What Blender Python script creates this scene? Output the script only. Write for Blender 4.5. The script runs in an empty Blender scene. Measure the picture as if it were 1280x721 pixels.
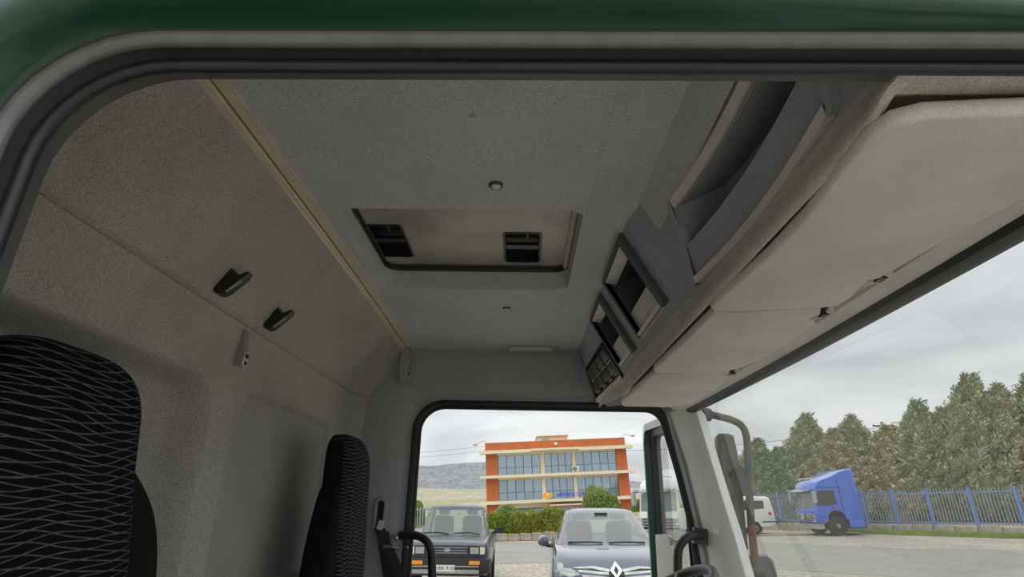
import bpy, bmesh, math, random
from mathutils import Vector, Matrix
random.seed(7)
S = bpy.context.scene
COL = S.collection
PI = math.pi
# ------------------------------------------------------------------ camera
F, CX, CY = 700.0, 640.0, 360.5
CAM = Vector((0, 0, 1.85))
_y = Vector((652-CX, -(628-CY), F)).normalized()          # cab cross axis seen by the camera (right, up, forward)
_v = Vector((1, -.02, 0)); _x = (_v-_y*_v.dot(_y)).normalized(); _z = -_x.cross(_y)
M = Matrix((_x, _y, _z))                                  # camera (right, up, fwd) -> world
cam = bpy.data.cameras.new('camera'); camo = bpy.data.objects.new('camera', cam); COL.objects.link(camo)
R4 = Matrix.Identity(4)
for i in range(3):
    R4[i][0] = M[i][0]; R4[i][1] = M[i][1]; R4[i][2] = -M[i][2]; R4[i][3] = CAM[i]
camo.matrix_world = R4
cam.sensor_width = 36; cam.lens = 36*F/1280; cam.clip_start = .02; cam.clip_end = 9000
S.camera = camo
S.view_settings.view_transform = 'Standard'; S.view_settings.look = 'None'
S.view_settings.gamma = 1; S.view_settings.use_curve_mapping = False
S.view_settings.exposure = .74
# ------------------------------------------------------------------ overcast sky
W = bpy.data.worlds.new('sky'); S.world = W; W.use_nodes = True
nt = W.node_tree; nt.nodes.clear()
def nd(t, kind, **k):
    n = t.nodes.new(kind)
    for a, b in k.items():
        if a.startswith('i_'): n.inputs[int(a[2:])].default_value = b
        else: setattr(n, a, b)
    return n
def ramp(t, stops, fac=None):
    r = t.nodes.new('ShaderNodeValToRGB'); e = r.color_ramp.elements
    while len(e) < len(stops): e.new(.5)
    for q, (p, c) in zip(e, stops): q.position = p; q.color = (*c, 1) if len(c) == 3 else c
    if fac is not None: t.links.new(fac, r.inputs[0])
    return r
L = nt.links.new
tc = nd(nt, 'ShaderNodeTexCoord')
sep = nd(nt, 'ShaderNodeSeparateXYZ'); L(tc.outputs['Generated'], sep.inputs[0])
up = nd(nt, 'ShaderNodeMath', operation='MAXIMUM', i_1=0.0); L(sep.outputs[2], up.inputs[0])
den = nd(nt, 'ShaderNodeMath', operation='ADD', i_1=.16); L(up.outputs[0], den.inputs[0])
cx_ = nd(nt, 'ShaderNodeMath', operation='DIVIDE'); L(sep.outputs[0], cx_.inputs[0]); L(den.outputs[0], cx_.inputs[1])
cy_ = nd(nt, 'ShaderNodeMath', operation='DIVIDE'); L(sep.outputs[1], cy_.inputs[0]); L(den.outputs[0], cy_.inputs[1])
cmb = nd(nt, 'ShaderNodeCombineXYZ'); L(cx_.outputs[0], cmb.inputs[0]); L(cy_.outputs[0], cmb.inputs[1])
n1 = nd(nt, 'ShaderNodeTexNoise'); n1.inputs['Scale'].default_value = .75; n1.inputs['Detail'].default_value = 7; n1.inputs['Roughness'].default_value = .52; n1.inputs['Distortion'].default_value = .5
L(cmb.outputs[0], n1.inputs['Vector'])
cr = ramp(nt, [(.30, (.50, .53, .56)), (.46, (.68, .70, .71)), (.60, (.88, .89, .885)), (.8, (.98, .985, .97))], n1.outputs['Fac'])
warm = ramp(nt, [(0, (.985, .985, 1.0)), (.10, (.99, .99, 1.0)), (.3, (1, 1, 1.005))], up.outputs[0])
mulw = nd(nt, 'ShaderNodeMix', data_type='RGBA', blend_type='MULTIPLY'); mulw.inputs[0].default_value = 1
L(cr.outputs[0], mulw.inputs[6]); L(warm.outputs[0], mulw.inputs[7])
cie = nd(nt, 'ShaderNodeMath', operation='MULTIPLY_ADD', i_1=1.10, i_2=.55); L(up.outputs[0], cie.inputs[0])   # overcast: zenith about three times the horizon
bg = nd(nt, 'ShaderNodeBackground'); L(mulw.outputs[2], bg.inputs[0]); L(cie.outputs[0], bg.inputs[1])
wo = nd(nt, 'ShaderNodeOutputWorld'); L(bg.outputs[0], wo.inputs[0])
# ------------------------------------------------------------------ pixel -> place
def ray(px, py): return M @ Vector((px-CX, -(py-CY), F))
def onx(px, py, x): d = ray(px, py); return CAM+d*((x-CAM.x)/d.x)
def ony(px, py, y): d = ray(px, py); return CAM+d*((y-CAM.y)/d.y)
def onz(px, py, z): d = ray(px, py); return CAM+d*((z-CAM.z)/d.z)
TILT = math.radians(2.3)                                  # the parked truck leans, so the yard rises a little towards its nose
TM = Matrix.Rotation(-TILT, 4, 'Y')
TI = TM.inverted()
def ext(px, py, y):                                       # point at depth y, in the yard's own frame
    c = TI @ CAM; d = TI.to_3x3() @ ray(px, py); return c+d*((y-c.y)/d.y)
def extg(px, py, z=0):
    c = TI @ CAM; d = TI.to_3x3() @ ray(px, py); return c+d*((z-c.z)/d.z)
# ------------------------------------------------------------------ materials
MAT = {}
def mat(name, col, rough=.6, metal=0, var=0, vscale=6, bump=0, bscale=300, coat=0, spec=.5, grain=0, gscale=500, col2=None, trans=0):
    m = bpy.data.materials.new(name); m.use_nodes = True; t = m.node_tree
    b = t.nodes['Principled BSDF']; b.inputs['Roughness'].default_value = rough; b.inputs['Metallic'].default_value = metal
    b.inputs['Specular IOR Level'].default_value = spec; b.inputs['Coat Weight'].default_value = coat; b.inputs['Coat Roughness'].default_value = .06
    b.inputs['Base Color'].default_value = (*col, 1)
    tcn = nd(t, 'ShaderNodeTexCoord')
    src = None
    if var or col2:
        n = nd(t, 'ShaderNodeTexNoise'); n.inputs['Scale'].default_value = vscale; n.inputs['Detail'].default_value = 5; n.inputs['Roughness'].default_value = .62
        t.links.new(tcn.outputs['Object'], n.inputs['Vector'])
        lo = col2 if col2 else tuple(c*(1-var) for c in col)
        hi = col if col2 else tuple(min(1, c*(1+var)) for c in col)
        r = ramp(t, [(.34, lo), (.66, hi)], n.outputs['Fac']); src = r.outputs[0]
    if grain:
        g = nd(t, 'ShaderNodeTexNoise'); g.inputs['Scale'].default_value = gscale; g.inputs['Detail'].default_value = 2
        t.links.new(tcn.outputs['Object'], g.inputs['Vector'])
        r2 = ramp(t, [(.38, (1-grain,)*3), (.60, (1+grain*.35,)*3)], g.outputs['Fac'])
        mx = nd(t, 'ShaderNodeMix', data_type='RGBA', blend_type='MULTIPLY'); mx.inputs[0].default_value = 1
        if src: t.links.new(src, mx.inputs[6])
        else: mx.inputs[6].default_value = (*col, 1)
        t.links.new(r2.outputs[0], mx.inputs[7]); src = mx.outputs[2]
    if src: t.links.new(src, b.inputs['Base Color'])
    if bump:
        n = nd(t, 'ShaderNodeTexNoise'); n.inputs['Scale'].default_value = bscale; n.inputs['Detail'].default_value = 3
        t.links.new(tcn.outputs['Object'], n.inputs['Vector'])
        bp = nd(t, 'ShaderNodeBump'); bp.inputs['Strength'].default_value = bump; bp.inputs['Distance'].default_value = .02 if bscale < 60 else .002
        t.links.new(n.outputs['Fac'], bp.inputs['Height']); t.links.new(bp.outputs[0], b.inputs['Normal'])
    MAT[name] = m; return m
def glass(name, tint=(.93, .96, .95), refl=1.0, rough=.0, veil=0.0):
    m = bpy.data.materials.new(name); m.use_nodes = True; t = m.node_tree; t.nodes.clear()
    tr = nd(t, 'ShaderNodeBsdfTransparent'); tr.inputs[0].default_value = (*tint, 1)
    gl = nd(t, 'ShaderNodeBsdfGlossy'); gl.inputs['Roughness'].default_value = rough
    fr = nd(t, 'ShaderNodeFresnel'); ge = nd(t, 'ShaderNodeNewGeometry'); io = nd(t, 'ShaderNodeMapRange'); io.inputs[3].default_value = 1.5; io.inputs[4].default_value = 1/1.5
    t.links.new(ge.outputs['Backfacing'], io.inputs[0]); t.links.new(io.outputs[0], fr.inputs[0])
    k = nd(t, 'ShaderNodeMath', operation='MULTIPLY', i_1=refl, use_clamp=True); t.links.new(fr.outputs[0], k.inputs[0])
    mx = nd(t, 'ShaderNodeMixShader'); t.links.new(k.outputs[0], mx.inputs[0]); t.links.new(tr.outputs[0], mx.inputs[1]); t.links.new(gl.outputs[0], mx.inputs[2])
    out = mx
    if veil:                                              # pale diffuse layer mixed in to imitate washed-out haze on the pane
        df = nd(t, 'ShaderNodeBsdfDiffuse'); df.inputs[0].default_value = (.75, .75, .72, 1)
        m2 = nd(t, 'ShaderNodeMixShader'); m2.inputs[0].default_value = veil
        t.links.new(mx.outputs[0], m2.inputs[1]); t.links.new(df.outputs[0], m2.inputs[2]); out = m2
    o = nd(t, 'ShaderNodeOutputMaterial'); t.links.new(out.outputs[0], o.inputs[0])
    MAT[name] = m; return m
def weave(name, base, line, sc):                          # dark cloth with pale wavy crossing lines
    m = bpy.data.materials.new(name); m.use_nodes = True; t = m.node_tree; b = t.nodes['Principled BSDF']
    b.inputs['Roughness'].default_value = .95; b.inputs['Specular IOR Level'].default_value = .1
    tcn = nd(t, 'ShaderNodeTexCoord'); outs = []
    for rot, off, dist in ((.16, 0, 9.0), (-.20, 3.1, 11.0)):
        mp = nd(t, 'ShaderNodeMapping'); mp.inputs['Rotation'].default_value = (rot, 0, 0); mp.inputs['Location'].default_value = (off, off, 0); mp.inputs['Scale'].default_value = (.3, .7, 1)
        t.links.new(tcn.outputs['Object'], mp.inputs[0])
        w = nd(t, 'ShaderNodeTexWave', wave_type='BANDS', bands_direction='Z'); w.inputs['Scale'].default_value = sc; w.inputs['Distortion'].default_value = dist; w.inputs['Detail'].default_value = 1; w.inputs['Detail Scale'].default_value = .30
        t.links.new(mp.outputs[0], w.inputs[0])
        r = ramp(t, [(.93, (0, 0, 0)), (.998, (1, 1, 1))], w.outputs[1]); outs.append(r.outputs[0])
    mx = nd(t, 'ShaderNodeMath', operation='MAXIMUM'); t.links.new(outs[0], mx.inputs[0]); t.links.new(outs[1], mx.inputs[1])
    n = nd(t, 'ShaderNodeTexNoise'); n.inputs['Scale'].default_value = 60; t.links.new(tcn.outputs['Object'], n.inputs[0])
    k = nd(t, 'ShaderNodeMath', operation='MULTIPLY'); t.links.new(mx.outputs[0], k.inputs[0]); t.links.new(n.outputs[0], k.inputs[1])
    c = nd(t, 'ShaderNodeMix', data_type='RGBA'); c.inputs[6].default_value = (*base, 1); c.inputs[7].default_value = (*line, 1)
    t.links.new(k.outputs[0], c.inputs[0]); t.links.new(c.outputs[2], b.inputs['Base Color'])
    MAT[name] = m; return m
# ------------------------------------------------------------------ mesh helpers
ORG = {}
class MB:
    def __init__(s): s.v = []; s.f = []
    def add(s, v, f):
        o = len(s.v); s.v += [Vector(p) for p in v]; s.f += [[i+o for i in q] for q in f]; return s
    def box(s, c, d, rot=None, tap=1.0):
        c = Vector(c); h = Vector(d)/2; v = []
        for z in (-1, 1):
            k = 1 if z < 0 else tap
            for x, y in ((-1, -1), (1, -1), (1, 1), (-1, 1)):
                p = Vector((x*h.x*k, y*h.y*k, z*h.z)); v.append(c+(rot @ p if rot else p))
        return s.add(v, [(3, 2, 1, 0), (4, 5, 6, 7), (0, 1, 5, 4), (1, 2, 6, 5), (2, 3, 7, 6), (3, 0, 4, 7)])
    def box2(s, a, b): a = Vector(a); b = Vector(b); return s.box((a+b)/2, [abs(q) for q in (b-a)])
    def loft(s, loops, closed=True, cap0=False, cap1=False, wrap=False):
        n = len(loops[0]); v = [p for l in loops for p in l]; f = []
        m = len(loops); rr = range(m) if wrap else range(m-1)
        for i in rr:
            j = (i+1) % m
            for k in range(n if closed else n-1):
                q = (k+1) % n; f.append((i*n+k, i*n+q, j*n+q, j*n+k))
        if cap0: f.append(tuple(range(n-1, -1, -1)))
        if cap1: f.append(tuple((m-1)*n+k for k in range(n)))
        return s.add(v, f)
    def tube(s, path, r, n=10, closed=False, cap=True, flat=1.0, upv=None):
        path = [Vector(p) for p in path]; m = len(path); loops = []; prev = None
        for i, p in enumerate(path):
            a = path[(i-1) % m] if (closed or i > 0) else p; b = path[(i+1) % m] if (closed or i < m-1) else p
            t = (b-a).normalized()
            if prev is None:
                u = Vector(upv) if upv else (Vector((0, 0, 1)) if abs(t.z) < .9 else Vector((0, 1, 0)))
            else: u = prev
            u = (u-t*u.dot(t)).normalized(); prev = u; w = t.cross(u)
            rr = r[i] if isinstance(r, (list, tuple)) else r
            loops.append([p+u*math.cos(2*PI*k/n)*rr+w*math.sin(2*PI*k/n)*rr*flat for k in range(n)])
        return s.loft(loops, True, cap and not closed, cap and not closed, wrap=closed)
    def prism(s, poly, vec, bev=0):                        # extrude a flat outline
        poly = [Vector(p) for p in poly]; vec = Vector(vec)
        if not bev: return s.loft([poly, [p+vec for p in poly]], True, True, True)
        c = sum(poly, Vector())/len(poly); d = vec.normalized()*bev
        def ins(k): return [p+(c-p).normalized()*k for p in poly]
        lo = [ins(bev), [p+d*.3 for p in ins(bev*.3)], [p+d for p in poly], [p+vec-d for p in poly], [p+vec-d*.3 for p in ins(bev*.3)], [p+vec for p in ins(bev)]]
        return s.loft(lo, True, True, True)
    def lathe(s, prof, c, ax=(0, 0, 1), n=24):
        ax = Vector(ax).normalized(); u = ax.orthogonal().normalized(); w = ax.cross(u); c = Vector(c)
        return s.loft([[c+ax*h+(u*math.cos(2*PI*k/n)+w*math.sin(2*PI*k/n))*max(r, 1e-4) for k in range(n)] for r, h in prof], True, True, True)
    def build(s, name, m, parent=None, smooth=38, kind=None, org=None):
        lo = Vector((min(p.x for p in s.v), min(p.y for p in s.v), min(p.z for p in s.v)))
        hi = Vector((max(p.x for p in s.v), max(p.y for p in s.v), max(p.z for p in s.v)))
        o = Vector(org) if org is not None else Vector(((lo.x+hi.x)/2, (lo.y+hi.y)/2, lo.z))
        me = bpy.data.meshes.new(name); me.from_pydata([p-o for p in s.v], [], s.f)
        if smooth:
            me.polygons.foreach_set('use_smooth', [True]*len(me.polygons)); me.set_sharp_from_angle(angle=math.radians(smooth))
        me.materials.append(MAT[m] if isinstance(m, str) else m)
        ob = bpy.data.objects.new(name, me); COL.objects.link(ob)
        if parent is not None: ob.parent = parent; ob.location = o-ORG[parent.name]
        else: ob.location = o
        ORG[ob.name] = o
        if kind: ob['kind'] = kind
        return ob
def thing(name, loc, label, cat, group=None):
    o = bpy.data.objects.new(name, None); COL.objects.link(o); o.empty_display_size = .05; o.location = Vector(loc); ORG[o.name] = Vector(loc)
    return tag(o, label, cat, group)
def tag(o, label, cat, group=None, kind=None):
    o['label'] = label
    if cat: o['category'] = cat
    if group: o['group'] = group
    if kind: o['kind'] = kind
    return o
def place(o, mtx): o.matrix_world = mtx @ Matrix.Translation(o.location)
def inst(o, loc, parent=None, rot=None, scale=None):       # a copy that shares mesh data; loc in the parent's building frame
    c = o.copy(); COL.objects.link(c); loc = Vector(loc); ORG[c.name] = loc
    if parent is not None: c.parent = parent; c.location = loc-ORG[parent.name]
    else: c.parent = None; c.location = loc
    if rot is not None: c.rotation_euler = rot
    if scale is not None: c.scale = scale
    return c
def rrect(x0, x1, y0, y1, r, n=6):                         # rounded rectangle outline, counter-clockwise
    out = []
    for cx, cy, a0 in ((x1-r, y1-r, 0), (x0+r, y1-r, PI/2), (x0+r, y0+r, PI), (x1-r, y0+r, 1.5*PI)):
        for k in range(n+1): a = a0+PI/2*k/n; out.append((cx+r*math.cos(a), cy+r*math.sin(a)))
    return out
def smooth_path(pts, n=6):                                 # Catmull-Rom through the points
    pts = [Vector(p) for p in pts]; out = []
    for i in range(len(pts)-1):
        p0 = pts[max(0, i-1)]; p1 = pts[i]; p2 = pts[i+1]; p3 = pts[min(len(pts)-1, i+2)]
        for k in range(n):
            t = k/n; out.append(.5*((2*p1)+(p2-p0)*t+(2*p0-5*p1+4*p2-p3)*t*t+(3*p1-p0-3*p2+p3)*t**3))
    out.append(pts[-1]); return out
def lerp(a, b, t): return a+(b-a)*t
def sstep(a, b, x): t = min(1, max(0, (x-a)/(b-a))); return t*t*(3-2*t)
def pw(tab, x):                                            # piecewise linear table
    if x <= tab[0][0]: return tab[0][1]
    for (a, u), (b, w) in zip(tab, tab[1:]):
        if x <= b: return lerp(u, w, (x-a)/(b-a))
    return tab[-1][1]
def text_mesh(body, size, depth, align='CENTER', shear=0):
    cu = bpy.data.curves.new('lettering', 'FONT'); cu.body = body; cu.size = size; cu.extrude = depth; cu.align_x = align; cu.align_y = 'CENTER'; cu.shear = shear
    ob = bpy.data.objects.new('lettering', cu); COL.objects.link(ob); dg = bpy.context.evaluated_depsgraph_get()
    me = bpy.data.meshes.new_from_object(ob.evaluated_get(dg)); vs = [v.co.copy() for v in me.vertices]; fs = [tuple(p.vertices) for p in me.polygons]
    bpy.data.objects.remove(ob); bpy.data.meshes.remove(me); bpy.data.curves.remove(cu); return vs, fs
# ------------------------------------------------------------------ cab materials
mat('headliner', (.64, .64, .655), .95, var=.07, vscale=3.5, bump=.35, bscale=420, grain=.22, gscale=330, spec=.2)
mat('rear_liner', (.50, .48, .455), .95, var=.12, vscale=2.6, bump=.35, bscale=420, grain=.25, gscale=300, spec=.2)
mat('side_liner', (.48, .475, .49), .9, var=.06, vscale=4, bump=.3, bscale=420, grain=.15, gscale=330, spec=.2)
mat('console_plastic', (.42, .42, .46), .75, var=.06, vscale=5, bump=.35, bscale=380, grain=.12, gscale=400, spec=.3)
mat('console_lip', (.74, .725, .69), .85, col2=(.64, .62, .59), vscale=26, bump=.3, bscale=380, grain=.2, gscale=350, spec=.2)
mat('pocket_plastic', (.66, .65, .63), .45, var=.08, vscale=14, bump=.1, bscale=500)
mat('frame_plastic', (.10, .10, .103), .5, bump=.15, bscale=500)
mat('visor_vinyl', (.74, .735, .70), .85, var=.09, vscale=5, bump=.3, bscale=420, grain=.12, gscale=500, spec=.25)
mat('header_trim', (.33, .32, .30), .7, var=.06, bump=.2, bscale=420)
mat('black_plastic', (.018, .018, .021), .38)
mat('black_rubber', (.022, .022, .026), .42, bump=.1, bscale=200)
mat('seal_rubber', (.17, .17, .178), .28, var=.12, vscale=30, spec=.6, bump=.05, bscale=120)
mat('hatch_panel', (.42, .40, .37), .32, var=.22, vscale=7, spec=.5)
mat('bright_edge', (.62, .58, .52), .4, var=.1, vscale=20)
mat('rail_metal', (.80, .71, .50), .45, metal=0, var=.05, vscale=20)
mat('cap_white', (.75, .73, .66), .5)
mat('green_paint', (.014, .068, .045), .30, coat=.5, var=.06, vscale=4)
mat('pillar_plastic', (.74, .75, .72), .6, var=.04, bump=.2, bscale=420)
mat('bracket_grey', (.40, .40, .39), .5, var=.1, vscale=30)
mat('steel', (.6, .6, .58), .3, metal=1)
mat('seat_black', (.010, .011, .014), .95, bump=.3, bscale=300, spec=.15)
weave('seat_weave', (.007, .008, .011), (.22, .24, .27), 24)
weave('seat_weave_fine', (.009, .010, .013), (.24, .26, .30), 27)
mat('belt_web', (.03, .03, .034), .7, bump=.2, bscale=500)
mat('grey_frame', (.40, .41, .41), .5)
mat('dash', (.40, .40, .39), .7, bump=.2, bscale=300)  # tone lifted so the unseen dashboard bounces fill light onto ceiling and visors
mat('floor_mat', (.20, .20, .195), .9, bump=.3, bscale=80)  # unseen cab floor, lightened to bounce fill light upward
mat('mirror_shell', (.10, .105, .11), .55, var=.1, vscale=10)
mat('mirror_tube', (.05, .053, .056), .5, var=.15, vscale=14)
mat('rust', (.30, .12, .05), .85, col2=(.13, .08, .06), vscale=40)
glass('windscreen', (.94, .96, .95), 1.0, 0, .18)
glass('door_glass', (.90, .94, .93), 1.1, 0, .12)
# ================================================================== THE CAB SHELL
YN, YF, XB, ZT, ZC, ZFL = .42, 2.50, -.445, 2.234, 2.50, .95
YM = (YN+YF)/2
def camber(y): return ZC+.016*(1-((y-YM)/1.04)**2)
def struct(name, mb, m, parent=None, **k):
    o = mb.build(name, m, parent, **k)
    if parent is None: o['kind'] = 'structure'
    return o
# --- floor and roof
mb = MB(); mb.box2((-.80, .40, ZFL-.06), (.95, 2.54, ZFL)); struct('floor', mb, 'floor_mat')['label'] = 'grey rubber floor of the lorry cab'
# --- headliner with the moulded hatch opening
HX0, HX1, HY0, HY1 = -.470, .148, 1.205, 1.755
N_ = 8
inner = rrect(HX0, HX1, HY0, HY1, .05, N_)
OX0, OX1, OY0, OY1 = -.56, .32, .40, 2.54
outer = []
for ox, oy, q0, q1 in ((OX1, OY1, (OX1, HY1-.05), (HX1-.05, OY1)), (OX0, OY1, (HX0+.05, OY1), (OX0, HY1-.05)), (OX0, OY0, (OX0, HY0+.05), (HX0+.05, OY0)), (OX1, OY0, (HX1-.05, OY0), (OX1, HY0+.05))):
    for k in range(N_+1):
        t = 2*k/N_; outer.append((lerp(q0[0], ox, t), lerp(q0[1], oy, t)) if t <= 1 else (lerp(ox, q1[0], t-1), lerp(oy, q1[1], t-1)))
loops = []
for t in [0, .1, .22, .34, .46, .58, .7, .82, .92, 1][::-1]:
    loops.append([Vector((lerp(a[0], b[0], t), lerp(a[1], b[1], t), camber(lerp(a[1], b[1], t)))) for a, b in zip(inner, outer)])
cxh, cyh = (HX0+HX1)/2, (HY0+HY1)/2
def hatch_loop(ins, z, r=.05):
    return [Vector((x, y, z)) for x, y in rrect(HX0+ins*.38, HX1-ins*.30, HY0+ins*.6, HY1-ins, max(.012, r), N_)]
for ins, dz, r in ((.003, .002, .05), (.007, .008, .05), (.014, .055, .048), (.018, .060, .048)):
    loops.append(hatch_loop(ins, camber(1.46)+dz, r))
mb = MB(); mb.loft(loops); ceil = struct('ceiling', mb, 'headliner'); ceil['label'] = 'grey fabric headliner of the cab with a moulded hatch opening'
# filler from the hatch side corners of the outer rectangle: plain strips to the walls
mb = MB(); mb.box2((-.82, .38, 2.66), (.80, 2.56, 2.70)); mb.box2((-.82, .38, 2.45), (-.80, 2.56, 2.70)); mb.box2((.78, .38, 2.28), (.80, 2.56, 2.70))
mb.box2((-.82, .38, 2.45), (.80, .40, 2.70)); mb.box2((-.82, 2.54, 2.25), (.80, 2.56, 2.70))
o = struct('roof', mb, 'green_paint'); o['label'] = 'green painted roof skin over the cab'
# --- rear wall: moulded liner
def sdf_rr(y, z, y0, y1, z0, z1, r):
    cy, cz = (y0+y1)/2, (z0+z1)/2; qy, qz = abs(y-cy)-(y1-y0)/2+r, abs(z-cz)-(z1-z0)/2+r
    return math.hypot(max(qy, 0), max(qz, 0))+min(max(qy, qz), 0)-r
XPROF = [(.9, -.745), (2.13, -.745), (2.20, -.741), (2.255, -.733), (2.275, -.727), (2.30, -.716), (2.35, -.685), (2.42, -.632), (2.47, -.588), (2.502, -.548)]
def rear_x(y, z):
    x = pw(XPROF, z)
    x -= .009*math.exp(-((z-2.275)/.004)**2)                                  # seam
    s1 = sdf_rr(y, z, .46, 1.335, .6, 2.115, .075); x -= .085*sstep(.010, -.030, s1)   # deep panel behind the passenger seat
    x -= .003*math.exp(-((s1-.018)/.006)**2)
    s2 = sdf_rr(y, z, 1.505, 2.215, 1.62, 2.118, .05); x -= .020*sstep(.004, -.012, s2); x -= .008*math.exp(-(s2/.005)**2)
    x += .012*math.exp(-((y-1.43)/.035)**2)*sstep(2.16, 2.02, z)               # rib between the panels
    e = max(0, y-(2.52-.14), (.42+.10)-y); x += .14-math.sqrt(max(0, .14**2-min(e, .1399)**2))
    return x
ys = [.40+i*.0105 for i in range(int(2.13/.0105)+2)]
zs = []; z = .95
while z < 2.503:
    zs.append(z); z += .0022 if abs(z-2.275) < .014 else (.006 if 1.98 < z < 2.3 else (.012 if z > 1.55 else .06))
zs.append(2.503)
mb = MB(); mb.loft([[Vector((rear_x(y, z), y, z)) for y in ys] for z in zs], closed=False)
o = struct('wall_rear', mb, 'rear_liner', smooth=60); o['label'] = 'moulded grey rear wall lining with two recessed panels and a seam'
# --- door aperture outline (same on both sides)
def aperture(off=0):
    pts = []
    x0, x1, zt = XB-off, .585+off, ZT+off
    pts += [(x0, ZFL), (x0, 1.3), (x0, 1.6), (x0, 1.9)]
    r = .105+off*.8
    for k in range(9): a = PI-PI/2*k/8; pts.append((x0+r+r*math.cos(a), zt-r+r*math.sin(a)))
    for x in (-.2, -.05, .1, .25, .4): pts.append((x, zt))
    r = .075+off*.8
    a1 = math.radians(10)
    for k in range(8): a = PI/2-(PI/2-a1)*k/7; pts.append((x1+.025-r+r*math.cos(a), zt-r+r*math.sin(a)))
    for z_, x_ in ((1.98, .652), (1.80, .684), (1.59, .704), (1.30, .715), (ZFL, .715)): pts.append((x_+off, z_))
    return pts
def side_loop(off, y): return [Vector((x, y, z)) for x, z in aperture(off)]
# --- passenger-side (near) body: green painted frame outside, dark lining inside
def jamb(off, k):                                          # k: 0 at the seal, 1 at the outer edge of the jamb
    out = []
    for x, z in aperture(off):
        ye = .352+.055*max(0, x) if z > 2.1 else .352
        out.append(Vector((x, lerp(.404, ye, k), z)))
    return out
mb = MB(); mb.loft([side_loop(.012, .432), jamb(.018, 0), jamb(.0225, .12), jamb(.026, .5), jamb(.027, .9), jamb(.031, 1.0), jamb(.040, 1.06), jamb(.07, 1.08), jamb(.14, .95), jamb(.26, .6)], closed=False)
o = struct('wall_right', mb, 'green_paint', smooth=60); o['label'] = 'dark green painted door frame of the cab'
mb = MB()
lo = [side_loop(.012, .432), side_loop(.02, .46), [Vector((x, .47, z)) for x, z in aperture(.28)]]
mb.loft(lo, closed=False); mb.build('lining', 'frame_plastic', o)
# --- driver-side (far) wall: header, pillar and lining seen from inside
def far_out(y=2.49):
    ap = aperture(.0); out = []
    for x, z in ap:
        if z < 2.12 and x < 0: out.append((-.78, z))
        elif x < -.2 and z >= 2.12: t = (x-XB)/(-.2-XB); out.append((lerp(-.78, -.2, max(0, t)), lerp(2.3, 2.52, sstep(2.12, 2.23, z))))
        elif z > 2.13: out.append((x if x < .5 else x+.06*(x-.5), 2.52))
        else: out.append((x+.05, z))
    return out
ap_in = aperture(.014); fo = far_out()
mb = MB(); lp = []
for t, y in ((0, 2.512), (.08, 2.497), (.16, 2.488), (.17, 2.482), (.19, 2.476), (.45, 2.478), (.75, 2.486), (1, 2.50)):
    lp.append([Vector((lerp(a[0], b[0], t), y, lerp(a[1], b[1], t))) for a, b in zip(ap_in, fo)])
mb.loft(lp, closed=False)
wl = struct('wall_left', mb, 'side_liner', smooth=50); wl['label'] = 'dark grey lining above and behind the driver door opening'
mb = MB(); mb.loft([side_loop(*a) for a in ((.010, 2.512), (.02, 2.525), (.06, 2.535), (.2, 2.54))], closed=False); mb.build('outer_skin', 'green_paint', wl)
# --- door seals
def seal(name, y, sgn, label, big):
    t = thing(name, (0, y, ZFL), label, 'door seal')
    if big:
        mb = MB(); mb.tube(side_loop(.0205, y-.015*sgn), .0080, 12, flat=1.25); mb.build('outer_bead', 'seal_rubber', t)
        mb = MB(); mb.loft([side_loop(a, y-b*sgn) for a, b in ((.0225, .024), (.0165, .020), (.0125, .006), (.009, -.003), (.004, -.004))], closed=False); mb.build('channel', 'black_rubber', t)
        mb = MB(); mb.tube(side_loop(.0035, y+.004*sgn), .0062, 10); mb.build('inner_bead', 'black_rubber', t)
    else:
        mb = MB(); mb.tube(side_loop(.003, y), .008, 10); mb.build('inner_bead', 'black_rubber', t)
        mb = MB(); mb.loft([side_loop(a, y-b) for a, b in ((.004, .004), (.010, .010), (.026, .012), (.034, .008), (.036, -.004))], closed=False); mb.build('channel', 'black_rubber', t)
        mb = MB(); ap = side_loop(.026, y-.012); mb.tube(ap, .0045, 8); mb.build('outer_bead', 'black_rubber', t)
seal('door_seal', YN, 1, 'thick double rubber seal lining the door opening with shiny grey outer bead', True)
seal('door_seal', YF, -1, 'black ribbed rubber seal around the driver door opening', False)
# --- driver-side windscreen pillar
LFT = [(836, 516), (839, 526), (856, 577), (871, 638), (882, 684), (887, 721), (896, 800), (905, 900)]
RGT = [(868, 509), (874, 518), (897, 595), (909, 634), (921, 671), (935, 721), (957, 800), (985, 900)]
rows = []
for a, b in zip(LFT, RGT):
    p = ony(*a, 2.483); q = ony(*b, 2.365)
    rows.append([p+Vector((0, .04, 0)), p, lerp(p, q, .12)+Vector((-.004, -.022, 0)), lerp(p, q, .35)+Vector((-.006, -.030, 0)), lerp(p, q, .65)+Vector((-.006, -.030, 0)), lerp(p, q, .92)+Vector((-.002, -.014, 0)), q, q+Vector((.035, .03, 0)), q+Vector((.03, .10, 0))])
mb = MB(); mb.loft(rows, closed=False); pl = struct('trim_1', mb, 'pillar_plastic'); pl['label'] = 'light grey plastic windscreen pillar cover beside the driver door'
c = ony(895, 664, 2.365); nrm_ = Vector((-.75, -.62, .16)).normalized()
p = ony(895, 664, 2.404)
mb = MB(); mb.lathe([(.0135, -.008), (.0135, .004), (.011, .0065), (.0, .0068)], p, nrm_, 24); mb.build('screw_cap', 'pillar_plastic', pl)
# near-side pillar (out of frame, closes the cab)
mb = MB(); mb.loft([[Vector((pw([(1.0, .80), (1.6, .78), (2.23, .66)], z)+dx, .44+dy, z)) for dx, dy in ((-.05, -.02), (-.04, .06), (.08, .10), (.14, .02))] for z in (1.0, 1.3, 1.6, 1.9, 2.1, 2.3)], closed=False)
o = struct('trim_2', mb, 'pillar_plastic'); o['label'] = 'light grey plastic windscreen pillar cover on the passenger side'
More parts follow.
